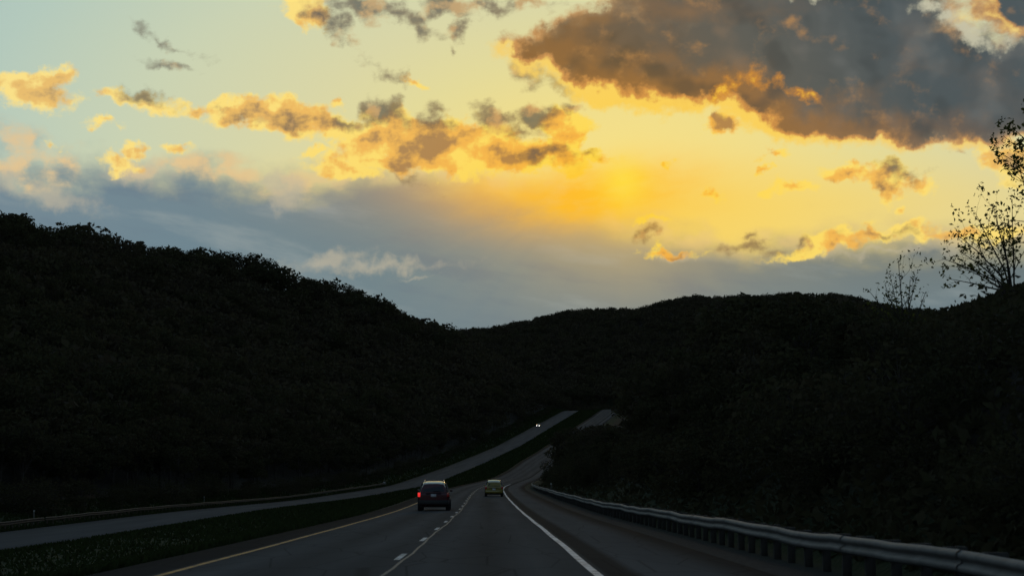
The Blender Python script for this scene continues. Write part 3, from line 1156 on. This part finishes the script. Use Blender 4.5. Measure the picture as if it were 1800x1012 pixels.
def build_grass():
    r = np.random.default_rng(14)
    N = 110000
    yy = np.where(r.uniform(size=N) < 0.5, 30 + 290 * r.uniform(size=N) ** 1.8, 120 + 980 * r.uniform(size=N) ** 1.3)
    a, b = xl(yy) + LHALF + 0.3, xw(yy) + RP0 - 0.7
    verge = (r.uniform(size=N) < 0.35) & (yy > 110)         # the far verge, up to the trees
    a, b = np.where(verge, xl(yy) - LHALF - 9, a), np.where(verge, xl(yy) - LHALF - 0.8, b)
    a = np.maximum(a, -0.34 * yy - 3)
    b = np.maximum(b, a + 0.1)
    t = r.uniform(size=N)
    edge = r.uniform(size=N) < 0.30                 # thicker fringe along the road edges
    t = np.where(edge, np.where(r.uniform(size=N) < 0.5, t * 0.04, 1 - t * 0.05), t)
    xx = a + (b - a) * t
    zz = land(xx, yy)
    hgt = np.interp(yy, [30, 300, 1000], [0.13, 0.34, 0.6]) * r.uniform(0.5, 1.5, N)
    w = np.interp(yy, [30, 120, 300, 1000], [0.07, 0.10, 0.16, 0.45]) * r.uniform(0.7, 1.4, N)
    ang_ = r.uniform(0, math.pi, N)
    dx, dy = np.cos(ang_) * w, np.sin(ang_) * w
    lx, ly = r.normal(size=N) * hgt * 0.35, r.normal(size=N) * hgt * 0.35
    V = np.stack([np.stack([xx - dx, yy - dy, zz - 0.02], 1), np.stack([xx + dx, yy + dy, zz - 0.02], 1),
                  np.stack([xx + lx + dx * 0.15, yy + ly + dy * 0.15, zz + hgt], 1), np.stack([xx + lx - dx * 0.15, yy + ly - dy * 0.15, zz + hgt], 1)], 1).reshape(-1, 3)
    me = quad_mesh('grass', V, np.arange(N * 4).reshape(N, 4))
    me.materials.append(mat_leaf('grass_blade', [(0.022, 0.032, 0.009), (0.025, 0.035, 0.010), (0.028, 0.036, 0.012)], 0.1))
    tint_attr(me, r.uniform(0, 1, N) + 0.2)
    put('grass', me, kind='stuff', label='short dark green grass on the median and the far verge')


build_brush()
build_grass()

# ------------------------------------------------------------------ guardrails
def mat_steel(name, a, b, metal=0.6, rough=0.5):
    M = Mat(name, rough=rough, spec=0.4, metal=metal)
    co = M.coords()
    M.base(M.ramp(M.noise(co, 2.2, 5, 0.6), [(0.3, a), (0.7, b)]))
    return M.m


GALV = mat_steel('galvanised_steel', (0.14, 0.13, 0.118), (0.22, 0.205, 0.188), 0.25, 0.72)
RUST = mat_steel('weathered_steel', (0.045, 0.032, 0.024), (0.085, 0.062, 0.048), 0.2, 0.8)
WOOD = mat_steel('post_wood', (0.022, 0.019, 0.016), (0.048, 0.041, 0.034), 0.0, 0.9)
REFL = material('reflector', (0.32, 0.31, 0.28), rough=0.4, spec=0.5)

WBEAM = np.array([(0.000, 0.155), (0.020, 0.158), (0.078, 0.118), (0.084, 0.082), (0.074, 0.052), (0.012, 0.022), (0.004, 0.0),
                  (0.012, -0.022), (0.074, -0.052), (0.084, -0.082), (0.078, -0.118), (0.020, -0.158), (0.000, -0.155)])


def box_vq(x0, x1, y0, y1, z0, z1, bev=0.0):
    v = np.array([(x, y, z) for z in (z0, z1) for y in (y0, y1) for x in (x0, x1)], float)
    q = np.array([(0, 2, 3, 1), (4, 5, 7, 6), (0, 1, 5, 4), (1, 3, 7, 5), (3, 2, 6, 7), (2, 0, 4, 6)])
    return v, q


def beam_mesh(xf, zf, y0, y1, side, r, dy=0.95):
    """one rail panel; its corrugation bulges towards the road (side = -1 or +1 in x)"""
    n = max(2, int(round((y1 - y0) / dy)) + 1)
    ys = np.linspace(y0, y1 + 0.16, n)
    dent = r.normal(size=n) * 0.006
    rows = []
    back = WBEAM[::-1] - np.array([0.004, 0])
    prof = np.concatenate([WBEAM, back])
    for y, d in zip(ys, dent):
        lap = 0.006 * (1 - (y - y0) / (y1 - y0))        # each panel laps over the next
        x = float(xf(y)) + side * (prof[:, 0] + lap + d)
        rows.append(np.stack([x, np.full(len(prof), y), float(zf(y)) + prof[:, 1] + d], 1))
    m = len(prof)
    V = np.concatenate(rows)
    Q = []
    for i in range(n - 1):
        for k in range(m):
            k2 = (k + 1) % m
            a, b, c, e = i * m + k, i * m + k2, (i + 1) * m + k2, (i + 1) * m + k
            Q.append((a, b, c, e) if side < 0 else (a, e, c, b))
    return quad_mesh('rail_panel', V, np.array(Q), smooth=False)


def post_mesh(kind):
    if kind == 'steel':
        v1 = box_vq(-0.05, 0.05, -0.004, 0.004, -1.0, 0.12)
        v2 = box_vq(-0.058, -0.0505, -0.05, 0.05, -1.0, 0.12)
        v3 = box_vq(0.0505, 0.058, -0.05, 0.05, -1.0, 0.12)
        v, q = merge([v1, v2, v3])
    else:
        v, q = box_vq(-0.075, 0.075, -0.09, 0.09, -1.0, 0.17)
    return quad_mesh('post', v, q)


POST_W = post_mesh('wood')
POST_W.materials.append(WOOD)
POST_S = post_mesh('steel')
POST_S.materials.append(RUST)
BLOCK = quad_mesh('blockout', *box_vq(-0.075, 0.075, -0.075, 0.075, -0.17, 0.17))
BLOCK.materials.append(WOOD)


def guardrail(label, xf, zf, y0, y1, side, mat, post_to, panel=7.62, height=0.60, end='none'):
    r = np.random.default_rng(int(abs(y0) * 7 + y1))
    root = thing('guardrail', label, 'guardrail', (float(xf(y0)), y0, float(zf(y0))))
    inv = Matrix.Translation(root.location).inverted()
    zz = lambda y: zf(y) + height + 0.02 * math.sin(y * 0.31) + 0.012 * math.sin(y * 0.83 + 1)
    y = y0
    while y < y1:
        me = beam_mesh(xf, zz, y, min(y + panel, y1), side, r, 0.95 if y < 140 else 3.8)
        me.materials.append(mat)
        o = put('rail_panel', me, root)
        o.matrix_parent_inverse = inv
        y += panel
    y = y0 + 0.95
    first = None
    while y < min(post_to, y1):
        x, z = float(xf(y)), float(zz(y))
        for nm, me, dx in ((('post', POST_W, -side * 0.235), ('blockout', BLOCK, -side * 0.080)) if side < 0 else (('post', POST_S, -side * 0.065),)):
            o = put(nm, me, root)
            o.location = (x + dx - root.location.x, y - root.location.y, z - root.location.z)
            o.rotation_euler = (r.normal() * 0.012, r.normal() * 0.015, r.normal() * 0.05)
        y += 1.905
    if end == 'pale':
        y = y1
        v, q = merge([box_vq(-0.04, 0.04, 0.02, 0.07, -0.55, 0.42), box_vq(-0.32, 0.32, 0.08, 0.12, -0.30, 0.34)])
        me = quad_mesh('end_plate', v, q)
        me.materials.append(REFL)
        o = put('end_plate', me, root)
        o.location = (float(xf(y)) - root.location.x, y - root.location.y - 0.3, float(zz(y)) - root.location.z)
        o.rotation_euler = (0, 0, 0.4)
    return root


def land1(x, y):
    return float(land(x, y))


rail_x = lambda y: xw(y) + 4.55 + 0.05 * np.sin(np.asarray(y) * 0.11)
rail_z = lambda y: land1(float(xw(y)) + 4.55, y)
guardrail('long galvanised steel guardrail with wooden posts along the near road shoulder', rail_x, rail_z, 8, 430, -1, GALV, 300)
left_x = lambda y: xl(y) - LHALF - 1.5
left_z = lambda y: land1(float(xl(y)) - LHALF - 1.5, y)
guardrail('dull grey guardrail section nearest the camera beyond the opposing road', left_x, left_z, 20, 150, 1, RUST, 150, height=0.66)
left2_x = lambda y: xl(y) - LHALF - 1.9
left2_z = lambda y: land1(float(xl(y)) - LHALF - 1.9, y)
guardrail('brown weathered guardrail with a pale end plate at the foot of the hillside', left2_x, left2_z, 152, 428, 1, RUST, 290, height=0.66, end='pale')


# ------------------------------------------------------------------ roadside markers
def marker(x, y, h, label, w=0.10):
    z = land1(x, y)
    t = thing('marker_post', label, 'marker post', (x, y, z), 0, None)
    v, q = merge([box_vq(-0.03, 0.03, -0.004, 0.004, -0.4, h), box_vq(-0.03, -0.022, 0.0045, 0.02, -0.4, h), box_vq(0.022, 0.03, 0.0045, 0.02, -0.4, h)])
    me = quad_mesh('post', v, q)
    put('post', me, t, GALV)
    n = 12
    vv = [(0, -0.012, h - w)] + [(w * 0.9 * math.cos(2 * math.pi * k / n), -0.008, h - w + w * math.sin(2 * math.pi * k / n)) for k in range(n)]
    vv += [(a, -0.0045, c) for a, b, c in vv[1:]]
    ff = [(0, 1 + k, 1 + (k + 1) % n) for k in range(n)] + [(1 + k, 1 + n + k, 1 + n + (k + 1) % n, 1 + (k + 1) % n) for k in range(n)]
    put('reflector', mesh('reflector', vv, ff), t, REFL)
    return t


marker(float(xw(205)) + 5.6, 205, 1.35, 'thin marker post with a pale round reflector just behind the near guardrail', 0.12)
marker(float(xl(151)) - LHALF - 2.6, 151, 1.45, 'thin marker post where the two guardrails meet beyond the opposing road', 0.09)
marker(float(xl(232)) - LHALF - 2.8, 232, 1.5, 'thin dull marker post behind the brown guardrail halfway along the hillside', 0.07)


# ------------------------------------------------------------------ cars
GLASS = material('car_glass', (0.012, 0.013, 0.014), rough=0.08, spec=0.5)
RUBBER = material('tyre_rubber', (0.018, 0.018, 0.018), rough=0.85, spec=0.2)
ALLOY = material('wheel_alloy', (0.35, 0.35, 0.36), rough=0.35, metal=0.9)
TRIM = material('black_trim', (0.014, 0.014, 0.014), rough=0.6, spec=0.3)
RED_LENS = material('red_lens', (0.30, 0.010, 0.010), rough=0.2)
RED_LIT = material('red_lens_lit', (0.30, 0.01, 0.01), rough=0.25, emit=(1.0, 0.035, 0.03), estr=0.75)
CLEAR_LENS = material('clear_lens', (0.45, 0.45, 0.46), rough=0.1)
HEAD_LIT = material('headlamp_lit', (0.8, 0.8, 0.8), rough=0.2, emit=(1.0, 0.97, 0.90), estr=13.0)
PLATE = material('plate_paint', (0.42, 0.42, 0.44), rough=0.5)


def loft(sections, close=True):
    """sections: list of equal-length point rings -> mesh data with end caps"""
    n, m = len(sections), len(sections[0])
    V = [p for s in sections for p in s]
    F = []
    for i in range(n - 1):
        for k in range(m):
            k2 = (k + 1) % m
            F.append((i * m + k, i * m + k2, (i + 1) * m + k2, (i + 1) * m + k))
    if close:
        F.append(tuple(range(m - 1, -1, -1)))
        F.append(tuple((n - 1) * m + k for k in range(m)))
    return V, F


def soft(o, width, seg=2, angle=30):
    b = o.modifiers.new('bevel', 'BEVEL')
    b.width, b.segments, b.limit_method, b.angle_limit = width, seg, 'ANGLE', math.radians(angle)
    return o


def slab(corners, push, thick=0.012):
    """a thin pane from four corners, standing `push` proud along its normal"""
    c = [Vector(p) for p in corners]
    n = (c[1] - c[0]).cross(c[3] - c[0]).normalized()
    a = [p + n * push for p in c]
    b = [p - n * (thick - push) for p in c]
    return mesh('pane', a + b, [(0, 1, 2, 3), (7, 6, 5, 4), (0, 4, 5, 1), (1, 5, 6, 2), (2, 6, 7, 3), (3, 7, 4, 0)])


def lathe_x(prof, n=20):
    """profile of (x, radius) spun round the x axis"""
    V, F = [], []
    for x, r in prof:
        for k in range(n):
            a = 2 * math.pi * k / n
            V.append((x, r * math.cos(a), r * math.sin(a)))
    for i in range(len(prof) - 1):
        for k in range(n):
            k2 = (k + 1) % n
            F.append((i * n + k, i * n + k2, (i + 1) * n + k2, (i + 1) * n + k))
    return mesh('ring', V, F, smooth=True)


def make_car(name, label, cat, paint, S, lit_left=False, lit_front=False, rails=True):
    """S: dimensions. The car's nose points to +y; its origin is on the road under its middle."""
    L, W, H = S['L'], S['W'], S['H']
    belt, hb = S['belt'], S['ground']
    t = thing(name, label, cat)
    hw = W / 2

    def ring(y, w, z0, z1):
        half = [(0.80 * w, z0), (0.95 * w, z0 + 0.09), (w, z0 + 0.30 * (z1 - z0)), (w, z0 + 0.58 * (z1 - z0)), (0.975 * w, z1 - 0.10), (0.93 * w, z1 - 0.02), (0.80 * w, z1)]
        return [(-a, y, b) for a, b in half] + [(a, y, b) for a, b in half[::-1]]
    r, f = -L / 2, L / 2
    hood = S['hood']
    secs = [ring(r, hw * 0.88, hb + 0.12, belt - 0.16), ring(r + 0.05, hw * 0.94, hb + 0.04, belt - 0.04), ring(r + 0.22, hw * 0.985, hb, belt),
            ring(r + 0.8, hw, hb, belt), ring(0.2, hw, hb, belt - 0.01), ring(f - S['nose'], hw * 0.99, hb, belt - 0.03), ring(f - S['nose'] * 0.5, hw * 0.97, hb, hood + 0.04),
            ring(f - 0.25, hw * 0.93, hb + 0.02, hood - 0.06), ring(f - 0.06, hw * 0.85, hb + 0.06, hood - 0.14), ring(f, hw * 0.76, hb + 0.14, hood - 0.22)]
    V, F = loft(secs)
    def shell(nm, V, F):
        me = mesh(nm, V, F, smooth=True)
        me.polygons[len(F) - 1].use_smooth = me.polygons[len(F) - 2].use_smooth = False
        o = soft(put(nm, me, t, paint), 0.03)
        o.modifiers['bevel'].harden_normals = True
        return o
    shell('body', V, F)
    # greenhouse: roof, pillars
    rb, rt, ft, fb = S['rb'], S['rt'], S['ft'], S['fb']
    wb, wt = hw * 0.90, hw * S['tumble']

    def gring(y, w0, w1, zt, y2):
        half = [(w0, y, belt - 0.03), (w0 * 0.45 + w1 * 0.55, y * 0.45 + y2 * 0.55, belt + (zt - belt) * 0.55), (w1 * 1.03, y2, zt - 0.09), (w1 * 0.95, y2, zt - 0.02), (w1 * 0.5, y2, zt + 0.015)]
        return [(-a, b, c) for a, b, c in half] + [(a, b, c) for a, b, c in half[::-1]]
    dr = S['dome']
    gs = [gring(rb, wb * 0.94, wt * 0.92, H - dr, rt), gring(rb + 0.18, wb * 0.985, wt * 0.98, H - dr * 0.62, rt + 0.22), gring(rb + 0.6, wb, wt, H - dr * 0.25, rt + 0.62), gring((rb + fb) / 2, wb, wt, H, (rt + ft) / 2),
          gring(fb - 0.3, wb * 0.99, wt * 0.97, H - 0.02, ft - 0.2), gring(fb, wb * 0.96, wt * 0.92, H - 0.06, ft)]
    V, F = loft(gs)
    shell('roof', V, F)

    def lerp3(a, b, u):
        return tuple(p + (q - p) * u for p, q in zip(a, b))
    # rear window and windscreen
    bl, tl = (-wb * 0.94, rb, belt - 0.03), (-wt * 0.95, rt, H - dr - 0.08)
    br_, tr_ = (wb * 0.94, rb, belt - 0.03), (wt * 0.95, rt, H - dr - 0.08)
    q = [lerp3(lerp3(bl, br_, 0.10), lerp3(tl, tr_, 0.10), 0.14), lerp3(lerp3(bl, br_, 0.90), lerp3(tl, tr_, 0.90), 0.14),
         lerp3(lerp3(bl, br_, 0.92), lerp3(tl, tr_, 0.92), 0.97), lerp3(lerp3(bl, br_, 0.08), lerp3(tl, tr_, 0.08), 0.97)]
    rw = put('rear_window', slab(q, 0.012), t, GLASS)
    wz = lerp3(q[0], q[1], 0.5)
    put('wiper', quad_mesh('wiper', *box_vq(-0.02, 0.40, wz[1] - 0.045, wz[1] - 0.025, wz[2] + 0.02, wz[2] + 0.045)), rw, TRIM)
    fl, fr = (wb * 0.96, fb, belt - 0.03), (-wb * 0.96, fb, belt - 0.03)
    tl2, tr2 = (wt * 0.95, ft, H - 0.14), (-wt * 0.95, ft, H - 0.14)
    q = [lerp3(lerp3(fl, fr, 0.05), lerp3(tl2, tr2, 0.05), 0.08), lerp3(lerp3(fl, fr, 0.95), lerp3(tl2, tr2, 0.95), 0.08),
         lerp3(lerp3(fl, fr, 0.94), lerp3(tl2, tr2, 0.94), 0.97), lerp3(lerp3(fl, fr, 0.06), lerp3(tl2, tr2, 0.06), 0.97)]
    put('windscreen', slab(q, 0.012), t, GLASS)
    # doors with their windows, handles
    ym = (rb + fb) / 2
    for s in (-1, 1):
        for (ya, yb_) in ((rb + 0.45, ym - 0.05), (ym + 0.05, fb - 0.45)):
            x = s * (hw * 1.0 + 0.004)
            v, qd = box_vq(min(x, x - s * 0.02), max(x, x - s * 0.02), ya, yb_, hb + 0.30 * (belt - hb), hb + 0.60 * (belt - hb))
            d = put('door', quad_mesh('door', v, qd), t, paint)
            v, qd = box_vq(min(x, x + s * 0.03), max(x, x + s * 0.03), ya + 0.06, ya + 0.24, belt - 0.20, belt - 0.165)
            put('handle', quad_mesh('handle', v, qd), d, TRIM)
            za, zb = belt + 0.04, belt + (H - belt) * 0.80
            ua, ub = (za - belt) / (H - belt), (zb - belt) / (H - belt)
            xa, xb = wb + (wt * 1.03 - wb) * ua, wb + (wt * 1.03 - wb) * ub
            c4 = [(s * xa, ya, za), (s * xa, yb_, za), (s * xb, yb_ - 0.10 * (1 if yb_ > ym else 0), zb), (s * xb, ya + 0.10 * (1 if ya < ym else 0), zb)]
            if s < 0:
                c4 = c4[::-1]
            put('side_window', slab(c4, 0.03, 0.04), t, GLASS)
        v, qd = box_vq(min(s * hw * 0.96, s * (hw + 0.12)), max(s * hw * 0.96, s * (hw + 0.12)), fb - 0.60, fb - 0.50, belt + 0.02, belt + 0.15)
        soft(put('wing_mirror', quad_mesh('wing_mirror', v, qd), t, paint), 0.03)
    # lamps
    for s in (-1, 1):
        x0, x1 = sorted((s * hw * 0.99, s * (hw * 0.99 - S['lamp_w'])))
        v, qd = box_vq(x0, x1, r - 0.006, r + 0.30, S['lamp_z'], S['lamp_z'] + S['lamp_h'])
        soft(put('taillight', quad_mesh('taillight', v, qd), t, RED_LIT if (lit_left and s < 0) else RED_LENS), 0.02)
        x0, x1 = sorted((s * hw * 0.84, s * (hw * 0.84 - 0.30)))
        v, qd = box_vq(x0, x1, f - 0.28, f - 0.02, hood - 0.30, hood - 0.13)
        soft(put('headlight', quad_mesh('headlight', v, qd), t, HEAD_LIT if lit_front else CLEAR_LENS), 0.03)
    # bumpers, plate, grille
    v, qd = box_vq(-hw * 0.94, hw * 0.94, r - 0.07, r + 0.2, hb + 0.08, hb + 0.34)
    bp = soft(put('rear_bumper', quad_mesh('rear_bumper', v, qd), t, TRIM if S['dark_bumper'] else paint), 0.04)
    pz = S['plate_z']
    v, qd = box_vq(-0.155, 0.155, r - 0.012, r + 0.03, pz, pz + 0.155)
    put('licence_plate', quad_mesh('licence_plate', v, qd), t, PLATE)
    v, qd = box_vq(-0.45, 0.45, r - 0.022, r + 0.05, pz + 0.17, pz + 0.21)
    put('tailgate_handle', quad_mesh('tailgate_handle', v, qd), t, TRIM)
    v, qd = box_vq(-hw * 0.82, hw * 0.82, f - 0.2, f + 0.05, hb + 0.06, hb + 0.30)
    soft(put('front_bumper', quad_mesh('front_bumper', v, qd), t, paint), 0.04)
    v, qd = box_vq(-0.42, 0.42, f - 0.10, f + 0.006, hood - 0.32, hood - 0.20)
    put('grille', quad_mesh('grille', v, qd), t, TRIM)
    v, qd = box_vq(-hw * 0.80, hw * 0.80, r + 0.3, f - 0.3, hb - 0.08, hb + 0.02)
    put('underbody', quad_mesh('underbody', v, qd), t, TRIM)
    V_, F_ = tube([(-hw * 0.5, r + 0.35, hb - 0.02), (-hw * 0.5, r - 0.02, hb - 0.02)], [0.03, 0.03], 8)
    put('exhaust_pipe', quad_mesh('exhaust_pipe', V_, F_), t, ALLOY)
    if rails:
        for s in (-1, 1):
            V_, F_ = tube([(s * wt * 0.86, rt + 0.25, H - 0.03), (s * wt * 0.86, rt + 0.40, H + 0.045), (s * wt * 0.86, ft - 0.45, H + 0.045), (s * wt * 0.86, ft - 0.3, H - 0.04)], [0.018] * 4, 6)
            put('roof_rail', quad_mesh('roof_rail', V_, F_), t, ALLOY)
    # wheels
    R, tw = S['R'], 0.215
    tyre = lathe_x([(-tw / 2, R * 0.64), (-tw / 2, R * 0.92), (-tw * 0.36, R), (tw * 0.36, R), (tw / 2, R * 0.92), (tw / 2, R * 0.64)])
    rim = lathe_x([(-tw * 0.40, R * 0.64), (-tw * 0.30, R * 0.58), (-tw * 0.25, R * 0.2), (-tw * 0.30, 0.001), (tw * 0.30, 0.001), (tw * 0.25, R * 0.2), (tw * 0.30, R * 0.58), (tw * 0.40, R * 0.64)])
    tyre.materials.append(RUBBER)
    rim.materials.append(ALLOY)
    for s in (-1, 1):
        for y in (r + S['axle_r'], f - S['axle_f']):
            w = bpy.data.objects.new('wheel', None)
            C.objects.link(w)
            w.parent = t
            w.location = (s * (hw - tw / 2 - 0.015), y, R)
            put('tyre', tyre, w)
            put('rim', rim, w)
            ar = lathe_x([(-0.012, R * 1.12), (0.012, R * 1.12), (0.012, R * 0.98), (-0.012, R * 0.98), (-0.012, R * 1.12)])
            a = put('wheel_arch', ar, t, TRIM)
            a.location = (s * (hw + 0.0), y, R + 0.02)
    return t


SUV = dict(L=4.45, W=1.84, H=1.72, belt=1.08, ground=0.30, hood=1.02, nose=1.25, rb=-2.12, rt=-1.92, ft=0.35, fb=1.15, tumble=0.70, dome=0.18, lamp_w=0.15, lamp_h=0.24, lamp_z=0.82,
           plate_z=0.82, R=0.345, axle_r=0.92, axle_f=0.86, dark_bumper=True)
HATCH = dict(L=4.05, W=1.78, H=1.58, belt=0.98, ground=0.27, hood=0.92, nose=1.1, rb=-1.90, rt=-1.50, ft=0.25, fb=1.05, tumble=0.68, dome=0.24, lamp_w=0.20, lamp_h=0.24, lamp_z=0.72,
             plate_z=0.62, R=0.315, axle_r=0.75, axle_f=0.80, dark_bumper=False)
SEDAN = dict(L=4.75, W=1.83, H=1.46, belt=0.95, ground=0.24, hood=0.86, nose=1.2, rb=-1.75, rt=-1.0, ft=0.35, fb=1.15, tumble=0.66, dome=0.16, lamp_w=0.34, lamp_h=0.18, lamp_z=0.68,
             plate_z=0.62, R=0.325, axle_r=0.98, axle_f=0.92, dark_bumper=False)


def car_paint(name, col):
    m = material(name, col, rough=0.5, spec=0.08, coat=1.0)
    m.node_tree.nodes['Principled BSDF'].inputs['Coat Roughness'].default_value = 0.06
    return m


def place(car, x, y, zf, back=False):
    e = 2.0
    dz = math.atan2(float(zf(y + e)) - float(zf(y - e)), 2 * e)
    dx = math.atan2(float((xl if back else xw)(y + e)) - float((xl if back else xw)(y - e)), 2 * e)
    car.location = (x, y, float(zf(y)))
    if back:
        car.rotation_euler = (-dz, 0, math.pi - dx)
    else:
        car.rotation_euler = (dz, 0, -dx)


c = make_car('suv', 'dark red SUV with its rear light glowing red in the passing lane', 'SUV', car_paint('dark_red_paint', (0.045, 0.004, 0.006)), SUV, lit_left=True)
place(c, (765 - 900) / FPX * 101.5, 101.5, lambda y: zr(y) - 0.03)
c = make_car('hatchback', 'small yellow hatchback ahead in the right lane with a shining roof', 'car', car_paint('yellow_paint_gloss', (0.17, 0.13, 0.022)), HATCH, rails=False)
place(c, (868.5 - 900) / FPX * 168, 168, lambda y: zr(y) - 0.03)
c = make_car('oncoming_car', 'distant oncoming car with both headlights lit on the opposing road', 'car', car_paint('grey_paint', (0.16, 0.16, 0.17)), SEDAN, lit_front=True, rails=False)
place(c, float(xl(862)) - 2.5, 862, lambda y: zl(y) - 0.03, back=True)


# ------------------------------------------------------------------ leafy saplings against the sky
YOUNG = mat_leaf('young_leaf', [(0.085, 0.095, 0.022), (0.11, 0.115, 0.026), (0.12, 0.11, 0.03)], 0.6)


def sapling(name, label, cat, x, y, stems, leaf, seed, leaves_per=5, group=None):
    """stems: list of polylines relative to the base (metres) with a base radius; twigs and leaf tufts grow from them"""
    r = np.random.default_rng(seed)
    z = land1(x, y)
    t = thing(name, label, cat, (x, y, z), 0, group)
    wood, pts = [], []

    def grow(path, rad, level):
        path = np.array(path, float)
        n = len(path)
        wood.append(tube(path, [rad * (1 - 0.80 * i / (n - 1)) for i in range(n)], 5 if level == 0 else 4))
        seg = np.linalg.norm(np.diff(path, axis=0), axis=1)
        tot = seg.sum()
        if level >= 2 or tot < 0.3:
            for u in np.linspace(0.35, 1.0, max(2, int(tot / 0.16))):
                p = along(path, seg, u * tot)
                pts.append(p + r.normal(size=3) * 0.03)
            return
        k = max(3, int(tot / (0.42 if level == 0 else 0.30)))
        for u in np.linspace(0.28 if level == 0 else 0.2, 0.97, k):
            if r.uniform() < 0.15:
                continue
            p = along(path, seg, u * tot)
            d = along(path, seg, min(u * tot + 0.05, tot)) - along(path, seg, max(u * tot - 0.05, 0))
            d /= np.linalg.norm(d) + 1e-9
            side = r.normal(size=3)
            side -= d * side.dot(d)
            side /= np.linalg.norm(side) + 1e-9
            g = d * r.uniform(0.5, 0.9) + side * r.uniform(0.5, 0.9) + np.array([0, 0, 0.25])
            g /= np.linalg.norm(g)
            ln = tot * (0.42 if level == 0 else 0.45) * (1.15 - 0.7 * u) * r.uniform(0.6, 1.25)
            q = [p, p + g * ln * 0.5 + r.normal(size=3) * ln * 0.05, p + g * ln + np.array([0, 0, ln * 0.10]) + r.normal(size=3) * ln * 0.08]
            grow(q, rad * (1 - 0.75 * u) * 0.5, level + 1)
        for _ in range(2):
            pts.append(path[-1] + r.normal(size=3) * 0.04)

    def along(path, seg, s):
        for i, g in enumerate(seg):
            if s <= g or i == len(seg) - 1:
                return path[i] + (path[i + 1] - path[i]) * min(s / (g + 1e-9), 1)
            s -= g
    for path, rad in stems:
        grow(path, rad, 0)
    v, q = merge(wood)
    put('branches', quad_mesh('branches', v, q, smooth=True), t, BARK)
    cen = np.array(pts)
    cen = cen[r.uniform(size=len(cen)) < 0.85]
    cen = np.repeat(cen, leaves_per, 0) + r.normal(size=(len(cen) * leaves_per, 3)) * leaf * 0.42
    V, Q = leaf_quads(cen, leaf, r, 1.0)
    me = quad_mesh('leaves', V, Q)
    me.materials.append(YOUNG)
    tint_attr(me, r.uniform(0.3, 1.0, len(Q)))
    put('leaves', me, t)
    return t


def fan(base, tips, rad, r, bow=0.12):
    out = []
    for tx, ty, tz in tips:
        a, b = np.array(base, float), np.array([tx, ty, tz], float)
        m1 = a + (b - a) * 0.35 + np.array([-(b - a)[0] * bow, r.normal() * 0.1, abs((b - a)[0]) * bow])
        m2 = a + (b - a) * 0.7 + np.array([-(b - a)[0] * bow * 0.6, r.normal() * 0.1, abs((b - a)[0]) * bow * 0.6])
        out.append(([a, m1, m2, b], rad))
    return out


def build_saplings():
    r = np.random.default_rng(3)

    def base_at(px, y):
        x = (px - 900) / FPX * y
        return x, land1(x, y)

    def tip(px, row, y, bx, by, bz, dy=0.0):
        return ((px - 900) / FPX * y - bx, dy, top_limit(0, y, row) - bz)
    # low, half-bare shrub
    y = 62.0
    bx, bz = base_at(1592, y)
    T = [tip(p, q, y, bx, y, bz, d) for p, q, d in ((1532, 508, 0.3), (1556, 500, -0.2), (1584, 456, 0.1), (1600, 492, -0.3), (1618, 488, 0.3), (1632, 512, 0.1), (1574, 490, 0.4))]
    sapling('shrub', 'small half-bare shrub standing alone against the sky on the right bank', 'shrub', bx, y, fan((0, 0, 0), T, 0.04, r), 0.14, 41, 1)
    # fuller sapling
    bx, bz = base_at(1786, y)
    T = [tip(p, q, y, bx, y, bz, d) for p, q, d in ((1664, 452, 0.3), (1682, 412, -0.3), (1700, 470, 0.2), (1722, 372, 0.1), (1700, 440, 0.5), (1750, 362, -0.2), (1770, 400, 0.3), (1672, 490, 0.0), (1790, 352, 0.2))]
    sapling('sapling', 'leafy sapling with many fanned stems beside the tallest tree on the right bank', 'sapling', bx, y, fan((0, 0, 0), T, 0.045, r), 0.155, 42, 2)
    # young tree whose outer branches reach into the picture
    y = 60.0
    bx, bz = base_at(1850, y)
    top = tip(1862, 225, y, bx, y, bz)
    stems = [([(0, 0, 0), (-0.05, 0, top[2] * 0.35), (0.05, 0.1, top[2] * 0.7), top], 0.09)]
    for p, q, s in ((1768, 262, 0.62), (1778, 236, 0.7), (1786, 310, 0.52), (1790, 385, 0.38), (1786, 425, 0.28), (1796, 222, 0.8), (1800, 345, 0.45), (1782, 285, 0.58), (1905, 300, 0.5), (1920, 250, 0.6), (1890, 215, 0.8)):
        tp = tip(p, q, y, bx, y, bz, r.normal() * 0.4)
        st = (0.02, 0.03, top[2] * s)
        stems += fan(st, [tp], 0.035, r, 0.06)
    sapling('tree', 'young spring tree with sparse leaves at the edge of the right bank', 'tree', bx, y, stems, 0.165, 43, 3)


build_saplings()
